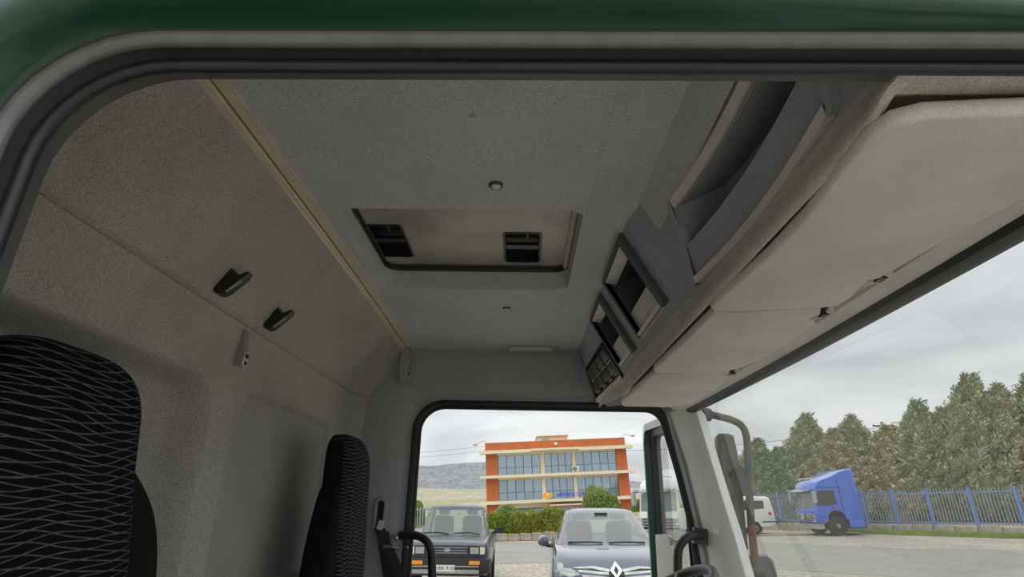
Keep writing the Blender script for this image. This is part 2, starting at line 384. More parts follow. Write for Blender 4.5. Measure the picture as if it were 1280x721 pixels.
# --- windscreen header trim and the windscreen
def hx(y): return .735-.018*((y-YM)/.95)**2*(1 if y < YM else .7)-.008*(y < YM)*((YM-y)/.95)
yy = [.44+i*.1 for i in range(21)]
mb = MB(); mb.loft([[Vector((hx(y)+dx, y, z)) for dx, z in ((-.16, 2.262), (-.10, 2.246), (-.085, 2.240), (-.082, 2.2335), (-.045, 2.226), (-.040, 2.228))] for y in yy], closed=False)
o = struct('trim_3', mb, 'visor_vinyl'); o['label'] = 'pale trim strip along the top of the windscreen'
mb = MB(); mb.loft([[Vector((hx(y)+dx, y, z)) for dx, z in ((-.042, 2.228), (-.036, 2.216), (-.020, 2.211), (-.004, 2.213), (.004, 2.222), (.010, 2.24), (.05, 2.30))] for y in yy], closed=False)
mb.build('rubber_edge', 'black_rubber', o)
mb = MB(); mb.loft([[Vector((hx(y)+.004+(2.225-z)*.205, y, z)) for z in (2.235, 2.0, 1.75, 1.5, 1.3)] for y in yy], closed=False)
o = struct('window_1', mb, 'windscreen'); o['label'] = 'large slightly hazy windscreen'
# --- dashboard and front bulkhead below the view
mb = MB(); mb.loft([[Vector((x, y, z)) for x, z in ((.60, .96), (.52, 1.15), (.50, 1.36), (.56, 1.42), (.75, 1.43), (.93, 1.40), (.96, 1.2), (.96, .96))] for y in (.44, .7, 1.0, 1.5, 2.0, 2.3, 2.48)], closed=True, cap0=True, cap1=True)
tag(mb.build('dashboard', 'dash'), 'grey dashboard under the windscreen', 'dashboard')
# ================================================================== CEILING FITTINGS
# beige rail along the rear edge of the headliner
rl = thing('curtain_rail', (-.53, YM, ZC), 'beige metal curtain rail running along the rear edge of the ceiling', 'rail')
ry = [.45+i*.0845 for i in range(25)]
def strip(x0, x1, h, zo=0):
    mb = MB(); lp = []
    for y in ry:
        z = camber(y)-.016*.0+zo; lp.append([Vector((x0, y, z+.004)), Vector((x0, y, z-h)), Vector((x0+.002, y, z-h-.002)), Vector((x1-.002, y, z-h-.002)), Vector((x1, y, z-h)), Vector((x1, y, z+.004))])
    return mb.loft(lp, True, True, True)
strip(-.559, -.533, .004, -.004).build('lower_strip', 'rail_metal', rl)
strip(-.5275, -.502, .006).build('upper_strip', 'rail_metal', rl)
strip(-.534, -.527, .000).build('slot', 'black_plastic', rl)
strip(-.503, -.499, .009).build('edge_lip', 'bright_edge', rl)
bk = MB(); bk.box2((-.552, 2.455, 2.335), (-.510, 2.474, 2.500)); bk.box2((-.552, 2.44, 2.492), (-.510, 2.472, 2.498))
b = bk.build('end_bracket', 'bracket_grey', rl)
mb = MB(); mb.lathe([(.0045, 0), (.0045, .002), (.003, .0022)], ony(511, 467, 2.4545), (0, -1, 0), 12); mb.build('screw', 'black_plastic', b)
# roof hatch
ht = thing('roof_hatch', (cxh, cyh, camber(1.46)+.04), 'grey tinted roof hatch panel with two black recessed handles', 'roof hatch')
z0 = camber(1.46)+.058
mb = MB(); mb.loft([hatch_loop(.018, z0+.001, .048), hatch_loop(.021, z0-.003, .048), hatch_loop(.030, z0-.002, .045), hatch_loop(.033, z0+.004, .043), hatch_loop(.034, z0+.03, .043)]); mb.build('seal', 'black_rubber', ht)
mb = MB(); mb.loft([hatch_loop(.034, z0+.016, .04), hatch_loop(.034, z0+.010, .04), hatch_loop(.043, z0+.009, .036), hatch_loop(.043, z0+.016, .036)]); mb.build('inner_frame', 'frame_plastic', ht)
ex = HX1-.012
mb = MB(); mb.loft([[Vector((ex+dx, y, z0+dz)) for dx, dz in ((-.012, .016), (-.008, .0), (-.001, -.005), (.004, -.002))] for y in (HY0+.06, HY0+.2, HY0+.3, HY0+.42, HY1-.055)], closed=False); mb.build('edge_strip', 'bright_edge', ht)
PZ = z0+.013
def plate_holes(xs, ys, holes, fn):
    mb = MB()
    for i in range(len(xs)-1):
        for j in range(len(ys)-1):
            cx, cy = (xs[i]+xs[i+1])/2, (ys[j]+ys[j+1])/2
            if any(a < cx < b and c < cy < d for a, b, c, d in holes): continue
            mb.add([fn(xs[i], ys[j]), fn(xs[i+1], ys[j]), fn(xs[i+1], ys[j+1]), fn(xs[i], ys[j+1])], [(0, 1, 2, 3)])
    return mb
pk = []
for a, b_, c_, d_ in ((463, 509, 281, 320), (631, 675, 291, 327)):
    p = onz((a+b_)/2, c_, PZ); q = onz((a+b_)/2, d_, PZ); l = onz(a, (c_+d_)/2, PZ); r = onz(b_, (c_+d_)/2, PZ)
    pk.append((l.x, r.x, p.y, q.y))
xs = sorted([HX0+.014, HX1-.011]+[v for h in pk for v in h[:2]]); ys_ = sorted([HY0+.022, HY1-.036]+[v for h in pk for v in h[2:]])
pn = plate_holes(xs, ys_, pk, lambda x, y: Vector((x, y, PZ))).build('panel', 'hatch_panel', ht)
for x0, x1, y0, y1 in pk:
    mb = MB(); f = lambda e, z, r: [Vector((x, y, z)) for x, y in rrect(x0+e, x1-e, y0+e, y1-e, r, 5)]
    mb.loft([f(-.004, PZ-.0015, .014), f(-.001, PZ-.003, .014), f(.003, PZ-.002, .013), f(.004, PZ+.030, .012)], True, False, True)
    cup = mb.build('recessed_handle', 'black_plastic', ht)
    mb = MB(); mb.box2((x0+.004, (y0+y1)/2-.012, PZ+.004), (x1-.004, (y0+y1)/2+.016, PZ+.014)); mb.build('grip_bar', 'black_plastic', cup)
    mb = MB(); mb.box2((lerp(x0, x1, .62), y0+.005, PZ+.002), (lerp(x0, x1, .66), y0+.05, PZ+.005)); mb.build('rib', 'frame_plastic', cup)
# two fixing plugs
for (px, py), lab in (((620, 231), 'round white plug with dark ring in front of the roof hatch'), ((633.5, 384.5), 'small oval white plug between the roof hatch and the driver door')):
    p = onz(px, py, camber(1.2)-.002); p.z = camber(p.y)-.002
    t = thing('ceiling_plug', p, lab, 'plug')
    k = 1 if py < 300 else .85
    mb = MB(); mb.lathe([(.0165*k, .002), (.0155*k, -.003), (.0115*k, -.0045), (.011*k, -.003)], p, (0, 0, 1), 24); mb.build('ring', 'frame_plastic', t)
    mb = MB(); mb.lathe([(.011*k, .001), (.0108*k, -.0042), (.008*k, -.006), (.001, -.0066)], p, (0, 0, 1), 24); mb.build('cap', 'cap_white', t)
# courtesy lamp slit above the driver door
a = onz(636, 434.5, ZC-.004); b = onz(690, 436.5, ZC-.004)
t = thing('courtesy_lamp', ((a.x+b.x)/2, 2.44, ZC-.01), 'thin beige lens strip where the ceiling meets the driver side', 'lamp')
mb = MB(); mb.box(((a.x+b.x)/2, 2.448, ZC-.004), (b.x-a.x, .055, .012)); mb.build('lens', 'cap_white', t)
mb = MB(); mb.box(((a.x+b.x)/2+.012, 2.448, ZC-.002), (b.x-a.x+.04, .066, .008)); mb.build('frame', 'bracket_grey', t)
# small dark stain on the headliner: scuffed scrap of tape
p = onz(591, 145, camber(.83)-.001)
mb = MB(); pts = [(p.x+.007*math.cos(k*.7)*(1+.4*math.sin(k*2.1)), p.y+.006*math.sin(k*.7)*(1+.4*math.cos(k*1.7)), camber(p.y)-.002) for k in range(9)]
mb.prism(pts, (0, 0, .001)); tag(mb.build('tape_scrap', 'bracket_grey'), 'tiny dark scuffed scrap stuck on the ceiling near the door', 'scrap')
# ================================================================== COAT HOOKS AND BRACKET ON THE REAR WALL
def on_rear(px, py):
    x = -.72
    for _ in range(25):
        p = onx(px, py, x); x = lerp(x, pw(XPROF, p.z), .6)
    return onx(px, py, x)
def hook(px, py, k, m, label, bracket=False):
    p = on_rear(px, py); t = thing('coat_hook' if not bracket else 'strap_bracket', p, label, 'hook' if not bracket else 'bracket')
    sl = (pw(XPROF, p.z+.01)-pw(XPROF, p.z-.01))/.02
    nv = Vector((1, 0, -sl)).normalized(); uv = Vector((sl, 0, 1)).normalized(); yv = Vector((0, 1, 0))
    P = lambda a, b, c: p+nv*a*k+uv*b*k+yv*c*k
    if not bracket:
        prof = [(0, -.034), (.008, -.037), (.020, -.032), (.026, -.018), (.031, .006), (.037, .034), (.035, .041), (.030, .037), (.024, .025), (.018, .020), (.011, .020), (.005, .023), (0, .026)]
        wd = [.017, .017, .016, .0155, .015, .0125, .011, .0115, .013, .0145, .0155, .016, .017]
        lo = []
        for s_, e in ((-1, .82), (-1, 1), (1, 1), (1, .82)):
            lo.append([P(a*(1 if e == 1 else .985)+(0 if e == 1 else .0004), b*e if e != 1 else b, s_*w*(1 if e != 1 else .86)) for (a, b), w in zip(prof, wd)])
        mb = MB(); mb.loft(lo, True, True, True); mb.build('hook_body', m, t)
        mb = MB(); mb.tube([P(.024, -.022, -.010), P(.030, -.002, -.010), P(.034, .014, -.008)], .0035*k, 8); mb.build('pull_tab', 'grey_frame', t)
    else:
        prof = [(0, -.042), (.014, -.046), (.022, -.038), (.024, -.010), (.016, .010), (.010, .030), (.006, .050), (0, .052)]
        mb = MB(); mb.loft([[P(a, b, s_) for a, b in prof] for s_ in (-.011, -.009, .009, .011)], True, True, True); bo = mb.build('bracket_body', m, t)
        mb = MB(); mb.box(P(.0235, -.024, .002), (.004, .020, .036)); mb.build('face_plate', 'pillar_plastic', bo)
        for q in (-.034, -.016):
            mb = MB(); mb.lathe([(.0058, -.001), (.0058, .0035), (.003, .0036)], P(.0250, q, .002), nv, 14); mb.build('bolt_hole', 'black_plastic', bo)
hook(283.5, 349.5, 1.05, 'black_plastic', 'larger black plastic coat hook on the upper rear wall')
hook(342, 395.5, 1.05, 'black_plastic', 'black plastic coat hook on the rear wall, second one towards the driver side')
hook(299, 436, 1.0, 'header_trim', 'grey bracket with two black holes just under the rear wall seam', True)
# ================================================================== OVERHEAD CONSOLE
SV = Vector((.4926, 0, -.8703)); NV = Vector((-.8703, 0, -.4926)); O_ = Vector((.25, 0, 2.5))
def bulge(y, s): return .046*sstep(2.02, 2.42, y)*max(0, s)/.22
def FP(y, s, d=0): return O_+SV*s+NV*(d+bulge(y, s))+Vector((0, y, 0))
cn = thing('overhead_console', (.45, YM, 2.24), 'long grey overhead storage console above the windscreen with open pockets', 'console')
TRAY = [(.47, .082), (1.012, .082), (1.135, .238), (.575, .235)]      # (y, s) corners: top near, top far, bottom far, bottom near
P1 = (1.292, 1.612, .000, .212); P2 = (1.722, 1.982, .006, .219); P3 = (2.035, 2.425, .095, .240)
# raised field that carries the two square pockets
def lift(y, s): return .022*sstep(1.175+.35*max(0, s-.0)*.5, 1.235+.35*max(0, s)*.5, y)
yb = sorted(set([.432, .45, .47, .52, .575, .65, .72, .80, .88, .95, 1.012, 1.05, 1.09, 1.135, 1.16, 1.185, 1.21, 1.235, 1.26, 1.275, 1.292, 1.40, 1.50, 1.612, 1.66, 1.722, 1.80, 1.90, 1.982, 2.035, 2.10, 2.20, 2.30, 2.36, 2.40, 2.425, 2.46, 2.478]))
sb = sorted(set([-.0, .006, .03, .06, .082, .095, .12, .15, .18, .20, .212, .219, .230, .238, .245]))
holes = [(P1[0], P1[1], P1[2], P1[3]), (P2[0], P2[1], P2[2], P2[3]), (P3[0], P3[1], P3[2], P3[3])]
def in_tray(y, s):
    t = (s-.082)/(.238-.082); a = lerp(TRAY[0][0], TRAY[3][0], t); b = lerp(TRAY[1][0], TRAY[2][0], t); return 0 < t < 1 and a < y < b
mb = MB(); mb3 = MB()
for i in range(len(yb)-1):
    for j in range(len(sb)-1):
        cy, cs = (yb[i]+yb[i+1])/2, (sb[j]+sb[j+1])/2
        if any(a < cy < b and c < cs < d for a, b, c, d in holes): continue
        if in_tray(cy, cs): continue
        (mb3 if cs < .082 and cy < 1.16 else mb).add([FP(y, s, lift(y, s)-.022) for y, s in ((yb[i], sb[j]), (yb[i+1], sb[j]), (yb[i+1], sb[j+1]), (yb[i], sb[j+1]))], [(0, 1, 2, 3)])
mb2 = MB(); lp = []
for y in yb:                                               # cove up to the headliner
    p = FP(y, 0, lift(y, 0)-.022); l = lift(y, 0)
    lp.append([Vector((.155-l*.5, y, camber(y)-.001)), Vector((.195-l*.6, y, camber(y)-.003)), Vector((.222-l*.8, y, 2.502)), Vector((p.x-.010, y, p.z+.008)), p])
mb2.loft(lp, closed=False); mb2.build('ceiling_cove', 'headliner', cn, smooth=70)
mb3.build('upper_face', 'headliner', cn, smooth=60)
face = mb.build('front_face', 'console_plastic', cn, smooth=45)
# worn pale lip along the lower edge
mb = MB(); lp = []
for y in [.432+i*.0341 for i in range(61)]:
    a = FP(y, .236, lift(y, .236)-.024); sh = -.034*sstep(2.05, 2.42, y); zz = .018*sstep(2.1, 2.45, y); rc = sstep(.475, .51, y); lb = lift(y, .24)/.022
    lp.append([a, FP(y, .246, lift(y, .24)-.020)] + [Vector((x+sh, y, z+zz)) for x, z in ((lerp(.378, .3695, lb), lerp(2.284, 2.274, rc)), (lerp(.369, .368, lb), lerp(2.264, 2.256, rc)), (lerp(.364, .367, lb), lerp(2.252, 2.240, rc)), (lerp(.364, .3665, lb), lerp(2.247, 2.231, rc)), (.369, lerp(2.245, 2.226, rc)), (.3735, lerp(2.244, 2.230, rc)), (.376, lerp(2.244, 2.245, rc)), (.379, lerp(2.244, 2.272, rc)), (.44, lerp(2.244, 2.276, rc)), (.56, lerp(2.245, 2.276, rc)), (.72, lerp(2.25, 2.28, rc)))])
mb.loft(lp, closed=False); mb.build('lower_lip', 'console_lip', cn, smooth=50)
mb = MB(); e = [FP(2.478, s, lift(2.478, s)-.022) for s in (0, .06, .12, .18, .245)]+[Vector((.345, 2.478, 2.27)), Vector((.37, 2.478, 2.25)), Vector((.72, 2.478, 2.28)), Vector((.72, 2.478, 2.52)), Vector((.2, 2.478, 2.52))]
mb.prism(e, (0, .004, 0)); mb.build('end_cheek', 'console_plastic', cn)
# curved storage tray
def TP(u, v, d):
    a = [lerp(TRAY[0][k], TRAY[1][k], u) for k in (0, 1)]; b = [lerp(TRAY[3][k], TRAY[2][k], u) for k in (0, 1)]
    bow = 4*u*(1-u)
    return FP(lerp(a[0], b[0], v), lerp(a[1], b[1], v)+.010*bow-.002, d-.014*bow)
us = [i/20 for i in range(21)]
def sweep(prof, m, name, par, u=us):
    mb = MB(); mb.loft([[TP(q, v, d) for v, d in prof] for q in u], closed=False); return mb.build(name, m, par)
tr = sweep([(-.20, -.024), (-.01, -.010), (.0, -.006), (.10, -.010), (.115, -.02)], 'pocket_plastic', 'storage_tray', cn)
sweep([(.112, -.014), (.13, -.14), (.50, -.15), (.53, -.028)], 'console_plastic', 'tray_inside', tr)
sweep([(.525, -.028), (.53, -.016), (.54, -.014), (.88, -.014), (.90, -.012)], 'console_plastic', 'tray_front', tr)
sweep([(.895, -.014), (.905, -.004), (.985, -.006), (1.0, -.014), (1.02, -.04)], 'pocket_plastic', 'tray_rim', tr)
for uu, sg in ((0, -1), (1, 1)):
    mb = MB(); mb.loft([[TP(uu+sg*k, v, d) for v, d in ((-.02, -.03), (0, -.006), (.5, -.012), (1.0, -.006), (1.02, -.03))] for k in (0, .012, .03)]+[[TP(uu+sg*.036, v, -.035) for v in (-.02, 0, .5, 1, 1.02)]], closed=False); mb.build('end_frame', 'console_plastic', tr)
    mb = MB(); mb.loft([[TP(uu, v, d) for v in (.08, .3, .56)] for d in (-.01, -.15)], closed=False); mb.build('end_wall', 'console_plastic', tr)
# square pockets
def pocket(y0, y1, s0, s1, split):
    P = lambda y, s, d: FP(y, s, d)
    bw = .030; bf = .014; sp = lerp(s0, s1, split)
    mb = MB()
    rect = lambda a0, a1, b0, b1, d: [P(a0, b0, d), P(a1, b0, d), P(a1, b1, d), P(a0, b1, d)]
    mb.loft([rect(y0, y1, s0, s1, -.025), rect(y0, y1, s0, s1, .012), rect(y0+.004, y1-.003, s0+.004, s1-.002, .016), rect(y0+bw, y1-bf, s0+.016, s1-.002, .016), rect(y0+bw, y1-bf, s0+.016, s1-.002, .0)])
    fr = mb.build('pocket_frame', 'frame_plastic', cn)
    ya, yb_ = y0+bw, y1-bf
    def sw(prof, m, name):
        mb = MB(); mb.loft([[P(y, s, d) for s, d in prof] for y in (ya, yb_)], closed=False); return mb.build(name, m, fr)
    sw([(s0+.014, .014), (s0+.034, -.012), (s0+.036, -.016)], 'pocket_plastic', 'upper_lip')
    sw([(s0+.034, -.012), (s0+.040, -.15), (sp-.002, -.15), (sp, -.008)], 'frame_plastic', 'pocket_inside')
    sw([(sp, -.010), (sp+.001, -.004), (s1-.018, -.002), (s1-.016, .004)], 'pocket_plastic', 'pocket_front')
    sw([(s1-.0165, .002), (s1-.015, .014), (s1+.001, .012), (s1+.002, .0)], 'pocket_plastic', 'lower_rim')
    for y in (ya, yb_):
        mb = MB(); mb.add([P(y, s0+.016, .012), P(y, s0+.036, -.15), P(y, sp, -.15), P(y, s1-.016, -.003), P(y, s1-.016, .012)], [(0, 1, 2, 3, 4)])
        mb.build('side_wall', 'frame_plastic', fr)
pocket(*P1, .63); pocket(*P2, .62)
# switch panel
y0, y1, s0, s1 = P3
mb = MB(); rect = lambda a0, a1, b0, b1, d: [FP(lerp(a0, a1, i/6), b0, d) for i in range(7)]+[FP(a1, lerp(b0, b1, .5), d)]+[FP(lerp(a1, a0, i/6), b1, d) for i in range(7)]+[FP(a0, lerp(b0, b1, .5), d)]
mb.loft([rect(y0, y1, s0, s1, -.02), rect(y0, y1, s0, s1, .008), rect(y0+.008, y1-.008, s0+.008, s1-.006, .010), rect(y0+.012, y1-.012, s0+.012, s1-.010, .0)], True, False, True)
sp_ = mb.build('switch_panel', 'black_plastic', cn)
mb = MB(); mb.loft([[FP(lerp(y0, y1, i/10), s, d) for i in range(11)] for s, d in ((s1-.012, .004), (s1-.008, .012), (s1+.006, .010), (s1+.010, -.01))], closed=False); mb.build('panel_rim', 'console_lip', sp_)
def cell(a0, a1, b0, b1, m, name, d=.009):
    q = [(a0, b0), (a1, b0), (a1, b1), (a0, b1)]
    cy, cs = (a0+a1)/2, (b0+b1)/2
    mb = MB(); mb.loft([[FP(y, s, 0) for y, s in q], [FP(y, s, d) for y, s in q], [FP(lerp(cy, y, .8), lerp(cs, s, .8), d+.003) for y, s in q]], True, False, True); return mb.build(name, m, sp_)
for i in range(4):
    a = lerp(y0+.02, y1-.02, i/4); b = lerp(y0+.02, y1-.02, (i+.86)/4)
    cell(a, b, s0+.018, s0+.062, 'frame_plastic', 'rocker_switch')
    cell(a, b, s0+.078, s0+.116, 'frame_plastic', 'rocker_switch')
    cell(a+.004, b-.004, s0+.0655, s0+.0735, 'grey_frame', 'switch_bezel', .006)
    cell(a+.006, b-.03, s0+.119, s0+.126, 'grey_frame', 'switch_bezel', .006)
# ================================================================== SUN VISORS
def visor(pts, z, th, label, clip):
    P = [onz(px, py, z) for px, py in pts]
    c = sum(P, Vector())/len(P); t = thing('sun_visor', (c.x, c.y, z), label, 'sun visor')
    mb = MB(); mb.prism(P, (0, 0, th), .007); mb.build('panel', 'visor_vinyl', t, smooth=50)
    a = onz(*clip, z); d = Vector((.02, -.045, 0))
    mb = MB(); mb.tube([a-d*.3+Vector((0, 0, .008)), a+d*.2+Vector((.004, 0, .006)), a+d*.9+Vector((0, 0, .010))], .006, 10); cl = mb.build('hinge_pin', 'visor_vinyl', t)
    mb = MB(); mb.box(a+d*.5+Vector((0, 0, .010)), (.012, .022, .018)); mb.build('pin_clip', 'black_plastic', cl)
visor([(893, 391), (888, 386), (900, 374), (960, 322), (1010, 270), (1052, 215), (1085, 178), (1118, 156), (1160, 146), (1280, 141), (1420, 136), (1420, 172), (1280, 249), (1180, 304), (1100, 349), (1086, 352), (1074, 361), (1062, 374), (1046, 383), (1026, 386)], 2.213, .022,
      'largest sun visor, its wide rounded corner beside the passenger door opening', (1084, 357))
visor([(820, 467), (817, 463), (850, 432), (884, 400), (893, 393), (1027, 387), (1026, 393), (1013, 396), (1012, 402), (1020, 406), (990, 427), (950, 450), (938, 455), (928, 460), (905, 465)], 2.216, .022,
      'middle sun visor between two others over the windscreen', (1017, 400))
visor([(779, 508), (776, 505), (800, 483), (818, 468), (908, 463), (912, 466), (906, 471), (912, 473), (895, 487), (876, 498), (862, 506), (830, 509)], 2.218, .022,
      'sun visor next to the driver side windscreen pillar', (909, 470))
# ================================================================== SEATS
def sub(o):
    o.modifiers.new('round', 'SUBSURF').levels = 2; o.modifiers[0].render_levels = 2; o.data.polygons.foreach_set('use_smooth', [True]*len(o.data.polygons)); return o
def seat(x, y, label, weave_m, wf=1.0, wi=0.0):
    t = thing('seat', (x+.25, y, ZFL), label, 'seat')
    def sec(cx, hx_, hy, z, n=20, e=.45):                  # superellipse section
        out = []
        for k in range(n):
            a = 2*PI*k/n; c, s_ = math.cos(a), math.sin(a)
            out.append(Vector((x+cx+hx_*math.copysign(abs(c)**e, c), y+hy*math.copysign(abs(s_)**e, s_), z)))
        return out
    mb = MB()
    mb.loft([sec(-.060+a, .038+b, h*lerp(1, wf, sstep(1.93, 1.80, z)), z) for z, h, a, b in ((1.22, .25, 0, .01), (1.40, .265, 0, .015), (1.58, .27, 0, .015), (1.70, .26, 0, .012), (1.78, .240, 0, .008), (1.835, .217, 0, .003), (1.875, .189, 0, -.002), (1.905, .158, 0, -.008), (1.925, .12, 0, -.018))], True, True, True)
    sub(mb.build('backrest_shell', 'seat_black', t, smooth=0))
    mb = MB()
    mb.loft([sec(-.052+a, .05+b, h+wi*sstep(1.93, 1.70, z), z, e=.5) for z, h, a, b in ((1.22, .175, .01, .0), (1.45, .172, .012, .0), (1.65, .165, .010, .0), (1.78, .158, .004, .0), (1.88, .153, .0, .0), (1.95, .151, -.002, .0), (1.995, .145, -.006, -.003), (2.022, .132, -.010, -.008), (2.042, .110, -.014, -.016), (2.053, .078, -.018, -.026), (2.056, .03, -.02, -.036))], True, True, True)
    ins = sub(mb.build('backrest_insert', weave_m, t, smooth=0))
    ins.data.materials.append(MAT['seat_black'])            # the sides of the headrest are plain black cloth
    for pg in ins.data.polygons:
        if abs(pg.normal.y) > .75 or pg.normal.x < -.3: pg.material_index = 1
    mb = MB(); mb.loft([sec(.20, .27, .235, 1.20), sec(.20, .285, .25, 1.24), sec(.20, .285, .25, 1.32), sec(.20, .26, .23, 1.36), sec(.20, .2, .17, 1.365)], True, True, True); mb.build('cushion', weave_m, t, smooth=70)
    mb = MB(); mb.box2((x, y-.17, ZFL), (x+.42, y+.17, 1.20)); mb.build('pedestal', 'seat_black', t)
seat(-.615, .805, 'black passenger seat with pale wavy line pattern', 'seat_weave', 1.2, .045)
seat(-.535, 1.985, 'black driver seat with fine wavy pattern beside the seat belt', 'seat_weave_fine', .86)
# ================================================================== SEAT BELT, HANDLES, WHEEL
bt = thing('seat_belt', ony(475, 668, 2.46), 'black seat belt hanging from a grey guide slot behind the driver door', 'seat belt')
Q = lambda px, py, y=2.462: ony(px, py, y)
a0, a1 = Q(469.5, 621), Q(481, 668)
f = lambda e, y: [Vector((px, y, pz)) for px, pz in rrect(a0.x+e, a1.x-e, a1.z+e, a0.z-e, max(.004, .026-e), 6)]
mb = MB(); mb.loft([f(0, 2.474), f(0, 2.458), f(.003, 2.454), f(.012, 2.454), f(.014, 2.470)]); g = mb.build('guide_frame', 'grey_frame', bt)
mb = MB(); mb.prism(f(.013, 2.466), (0, .004, 0)); mb.build('guide_slot', 'black_plastic', g)
mb = MB(); c = Q(476, 656, 2.452); mb.box(c, (.022, .016, .034), Matrix.Rotation(.2, 3, 'Y')); mb.build('buckle', 'pillar_plastic', bt)
def web(pts, w, name):
    mb = MB(); lp = []
    for p in pts: lp.append([p+Vector((-w/2, 0, 0)), p+Vector((w/2, .004, 0)), p+Vector((w/2, .006, 0)), p+Vector((-w/2, .002, 0))])
    mb.loft(lp, True, True, True); return mb.build(name, 'belt_web', bt)
web([Q(474, 660, 2.45), Q(481, 678, 2.43), Q(487, 690, 2.42), Q(497, 712, 2.42), Q(508, 735, 2.42), Q(525, 790, 2.42)], .045, 'webbing')
web([Q(478, 664, 2.46), Q(482, 690, 2.455), Q(486, 715, 2.45), Q(490, 740, 2.45), Q(492, 800, 2.45)], .05, 'webbing')
mb = MB(); mb.tube([Q(480, 683, 2.40), Q(490, 684, 2.39), Q(498, 686, 2.40)], .006, 8); mb.build('tongue', 'steel', bt)
mb = MB(); mb.tube([Q(506, 684, 2.455), Q(510, 684, 2.452)], .004, 8); mb.build('stop_button', 'steel', bt)
hb = thing('grab_handle', Q(541, 800, 2.42), 'black tubular grab handle bolted behind the driver door opening', 'grab handle')
mb = MB(); mb.prism([Vector((px, 2.448, pz)) for px, pz in rrect(Q(486, 0).x, Q(512, 0).x, Q(500, 679).z, Q(500, 665).z, .016, 5)], (0, .02, 0), .003); pt = mb.build('mount_plate', 'black_plastic', hb)
mb = MB(); mb.lathe([(.010, 0), (.010, .004), (.005, .006)], Q(495, 672, 2.449), (0, -1, 0), 16); mb.build('bolt', 'steel', pt)
mb = MB(); mb.tube(smooth_path([Q(500, 669, 2.455), Q(512, 669, 2.44), Q(524, 670, 2.43), Q(534, 677, 2.425), Q(539, 690, 2.425), Q(540, 710, 2.425), Q(541, 760, 2.425), Q(541, 820, 2.43)], 6), .0165, 14); mb.build('bar', 'black_rubber', hb)
ha = thing('grab_handle', Q(848, 800, 2.44), 'dark grip handle clamped to the windscreen pillar by the driver door', 'grab handle')
mb = MB(); c = Q(875, 670, 2.455); mb.box(c, (.055, .03, .060), Matrix.Rotation(.12, 3, 'Y')); mb.build('mount_block', 'black_plastic', ha)
mb = MB(); mb.tube(smooth_path([Q(878, 669, 2.45), Q(866, 669, 2.43), Q(856, 674, 2.42), Q(849, 684, 2.42), Q(847, 700, 2.42), Q(848, 740, 2.42), Q(850, 800, 2.43)], 6), .017, 14); mb.build('bar', 'black_rubber', ha)
sw_ = thing('steering_wheel', (.40, 1.98, 1.35), 'dark steering wheel with worn grey leather rim', 'steering wheel')
wc = Vector((.405, 1.98, 1.545)); wn = Vector((-.52, 0, .85)).normalized(); wu = Vector((0, 1, 0)); wv = wn.cross(wu)
if wv.z < 0: wv = -wv
mb = MB(); mb.tube([wc+wu*.225*math.cos(2*PI*k/48)+wv*.225*math.sin(2*PI*k/48) for k in range(48)], .0155, 12, closed=True); mb.build('rim', 'mirror_tube', sw_)
mb = MB(); mb.lathe([(.07, -.03), (.075, 0), (.06, .015), (.02, .02)], wc-wn*.05, wn, 24); mb.build('hub', 'black_plastic', sw_)
for k in range(4):
    a = PI/4+k*PI/2; e = wc+wu*.22*math.cos(a)+wv*.22*math.sin(a); mb = MB(); mb.tube([wc-wn*.05, lerp(wc-wn*.05, e, .6), e], .014, 8); mb.build('spoke', 'black_plastic', sw_)
mb = MB(); mb.tube([wc-wn*.06, Vector((.62, 1.98, 1.30))], .035, 12); mb.build('column', 'black_plastic', sw_)
# ================================================================== OPEN DRIVER DOOR (hinged on the windscreen pillar, swung right out)
D0 = Vector((.735, 2.57, 0)); D1 = Vector((.790, 3.52, 0)); dd = (D1-D0).normalized(); dn = Vector((-dd.y, dd.x, 0))   # dn: towards the cab's rear = inner face
DP = lambda u, z, w=0: D0+dd*u+dn*w+Vector((0, 0, z))
LD = (D1-D0).length
dr = bpy.data.objects.new('door_1', None); COL.objects.link(dr); dr.location = DP(LD/2, .95); ORG[dr.name] = dr.location.copy(); dr['kind'] = 'structure'; dr['label'] = 'open driver door with green painted edge and window frame'
zt_ = 2.30
out_ = [(0, 1.45), (0.03, 1.9), (.10, 2.20), (.18, 2.275)]+[(LD-.10+.10*math.sin(k*PI/12), zt_-.10+.10*math.cos(k*PI/12)) for k in range(7)]+[(LD, 1.9), (LD+.015, 1.45)]
inn_ = [(.085, 1.47), (.11, 1.9), (.165, 2.15), (.21, 2.195)]+[(LD-.15+.065*math.sin(k*PI/12), zt_-.14+.065*math.cos(k*PI/12)) for k in range(7)]+[(LD-.085, 1.9), (LD-.075, 1.47)]
mb = MB(); fw = lambda u: lerp(.012, .058, sstep(.2, .8, u))
mid_ = [(lerp(a[0], b[0], .55), lerp(a[1], b[1], .55)) for a, b in zip(out_, inn_)]
mb.loft([[DP(u, z, -.03) for u, z in inn_], [DP(u, z, -.035) for u, z in out_], [DP(u, z, fw(u)) for u, z in out_], [DP(u, z, fw(u)+.002) for u, z in mid_], [DP(u, z, .016) for u, z in mid_]], closed=False); mb.build('painted_frame', 'green_paint', dr)
mb = MB(); mb.loft([[DP(u, z, .018) for u, z in mid_], [DP(u, z, .024) for u, z in mid_], [DP(u, z, .018) for u, z in inn_], [DP(u, z, -.03) for u, z in inn_]], closed=False); mb.build('rubber_frame', 'black_rubber', dr)
mb = MB(); mb.add([DP(u, z, -.008) for u, z in inn_], [tuple(range(len(inn_)))]); mb.build('door_pane', 'door_glass', dr)
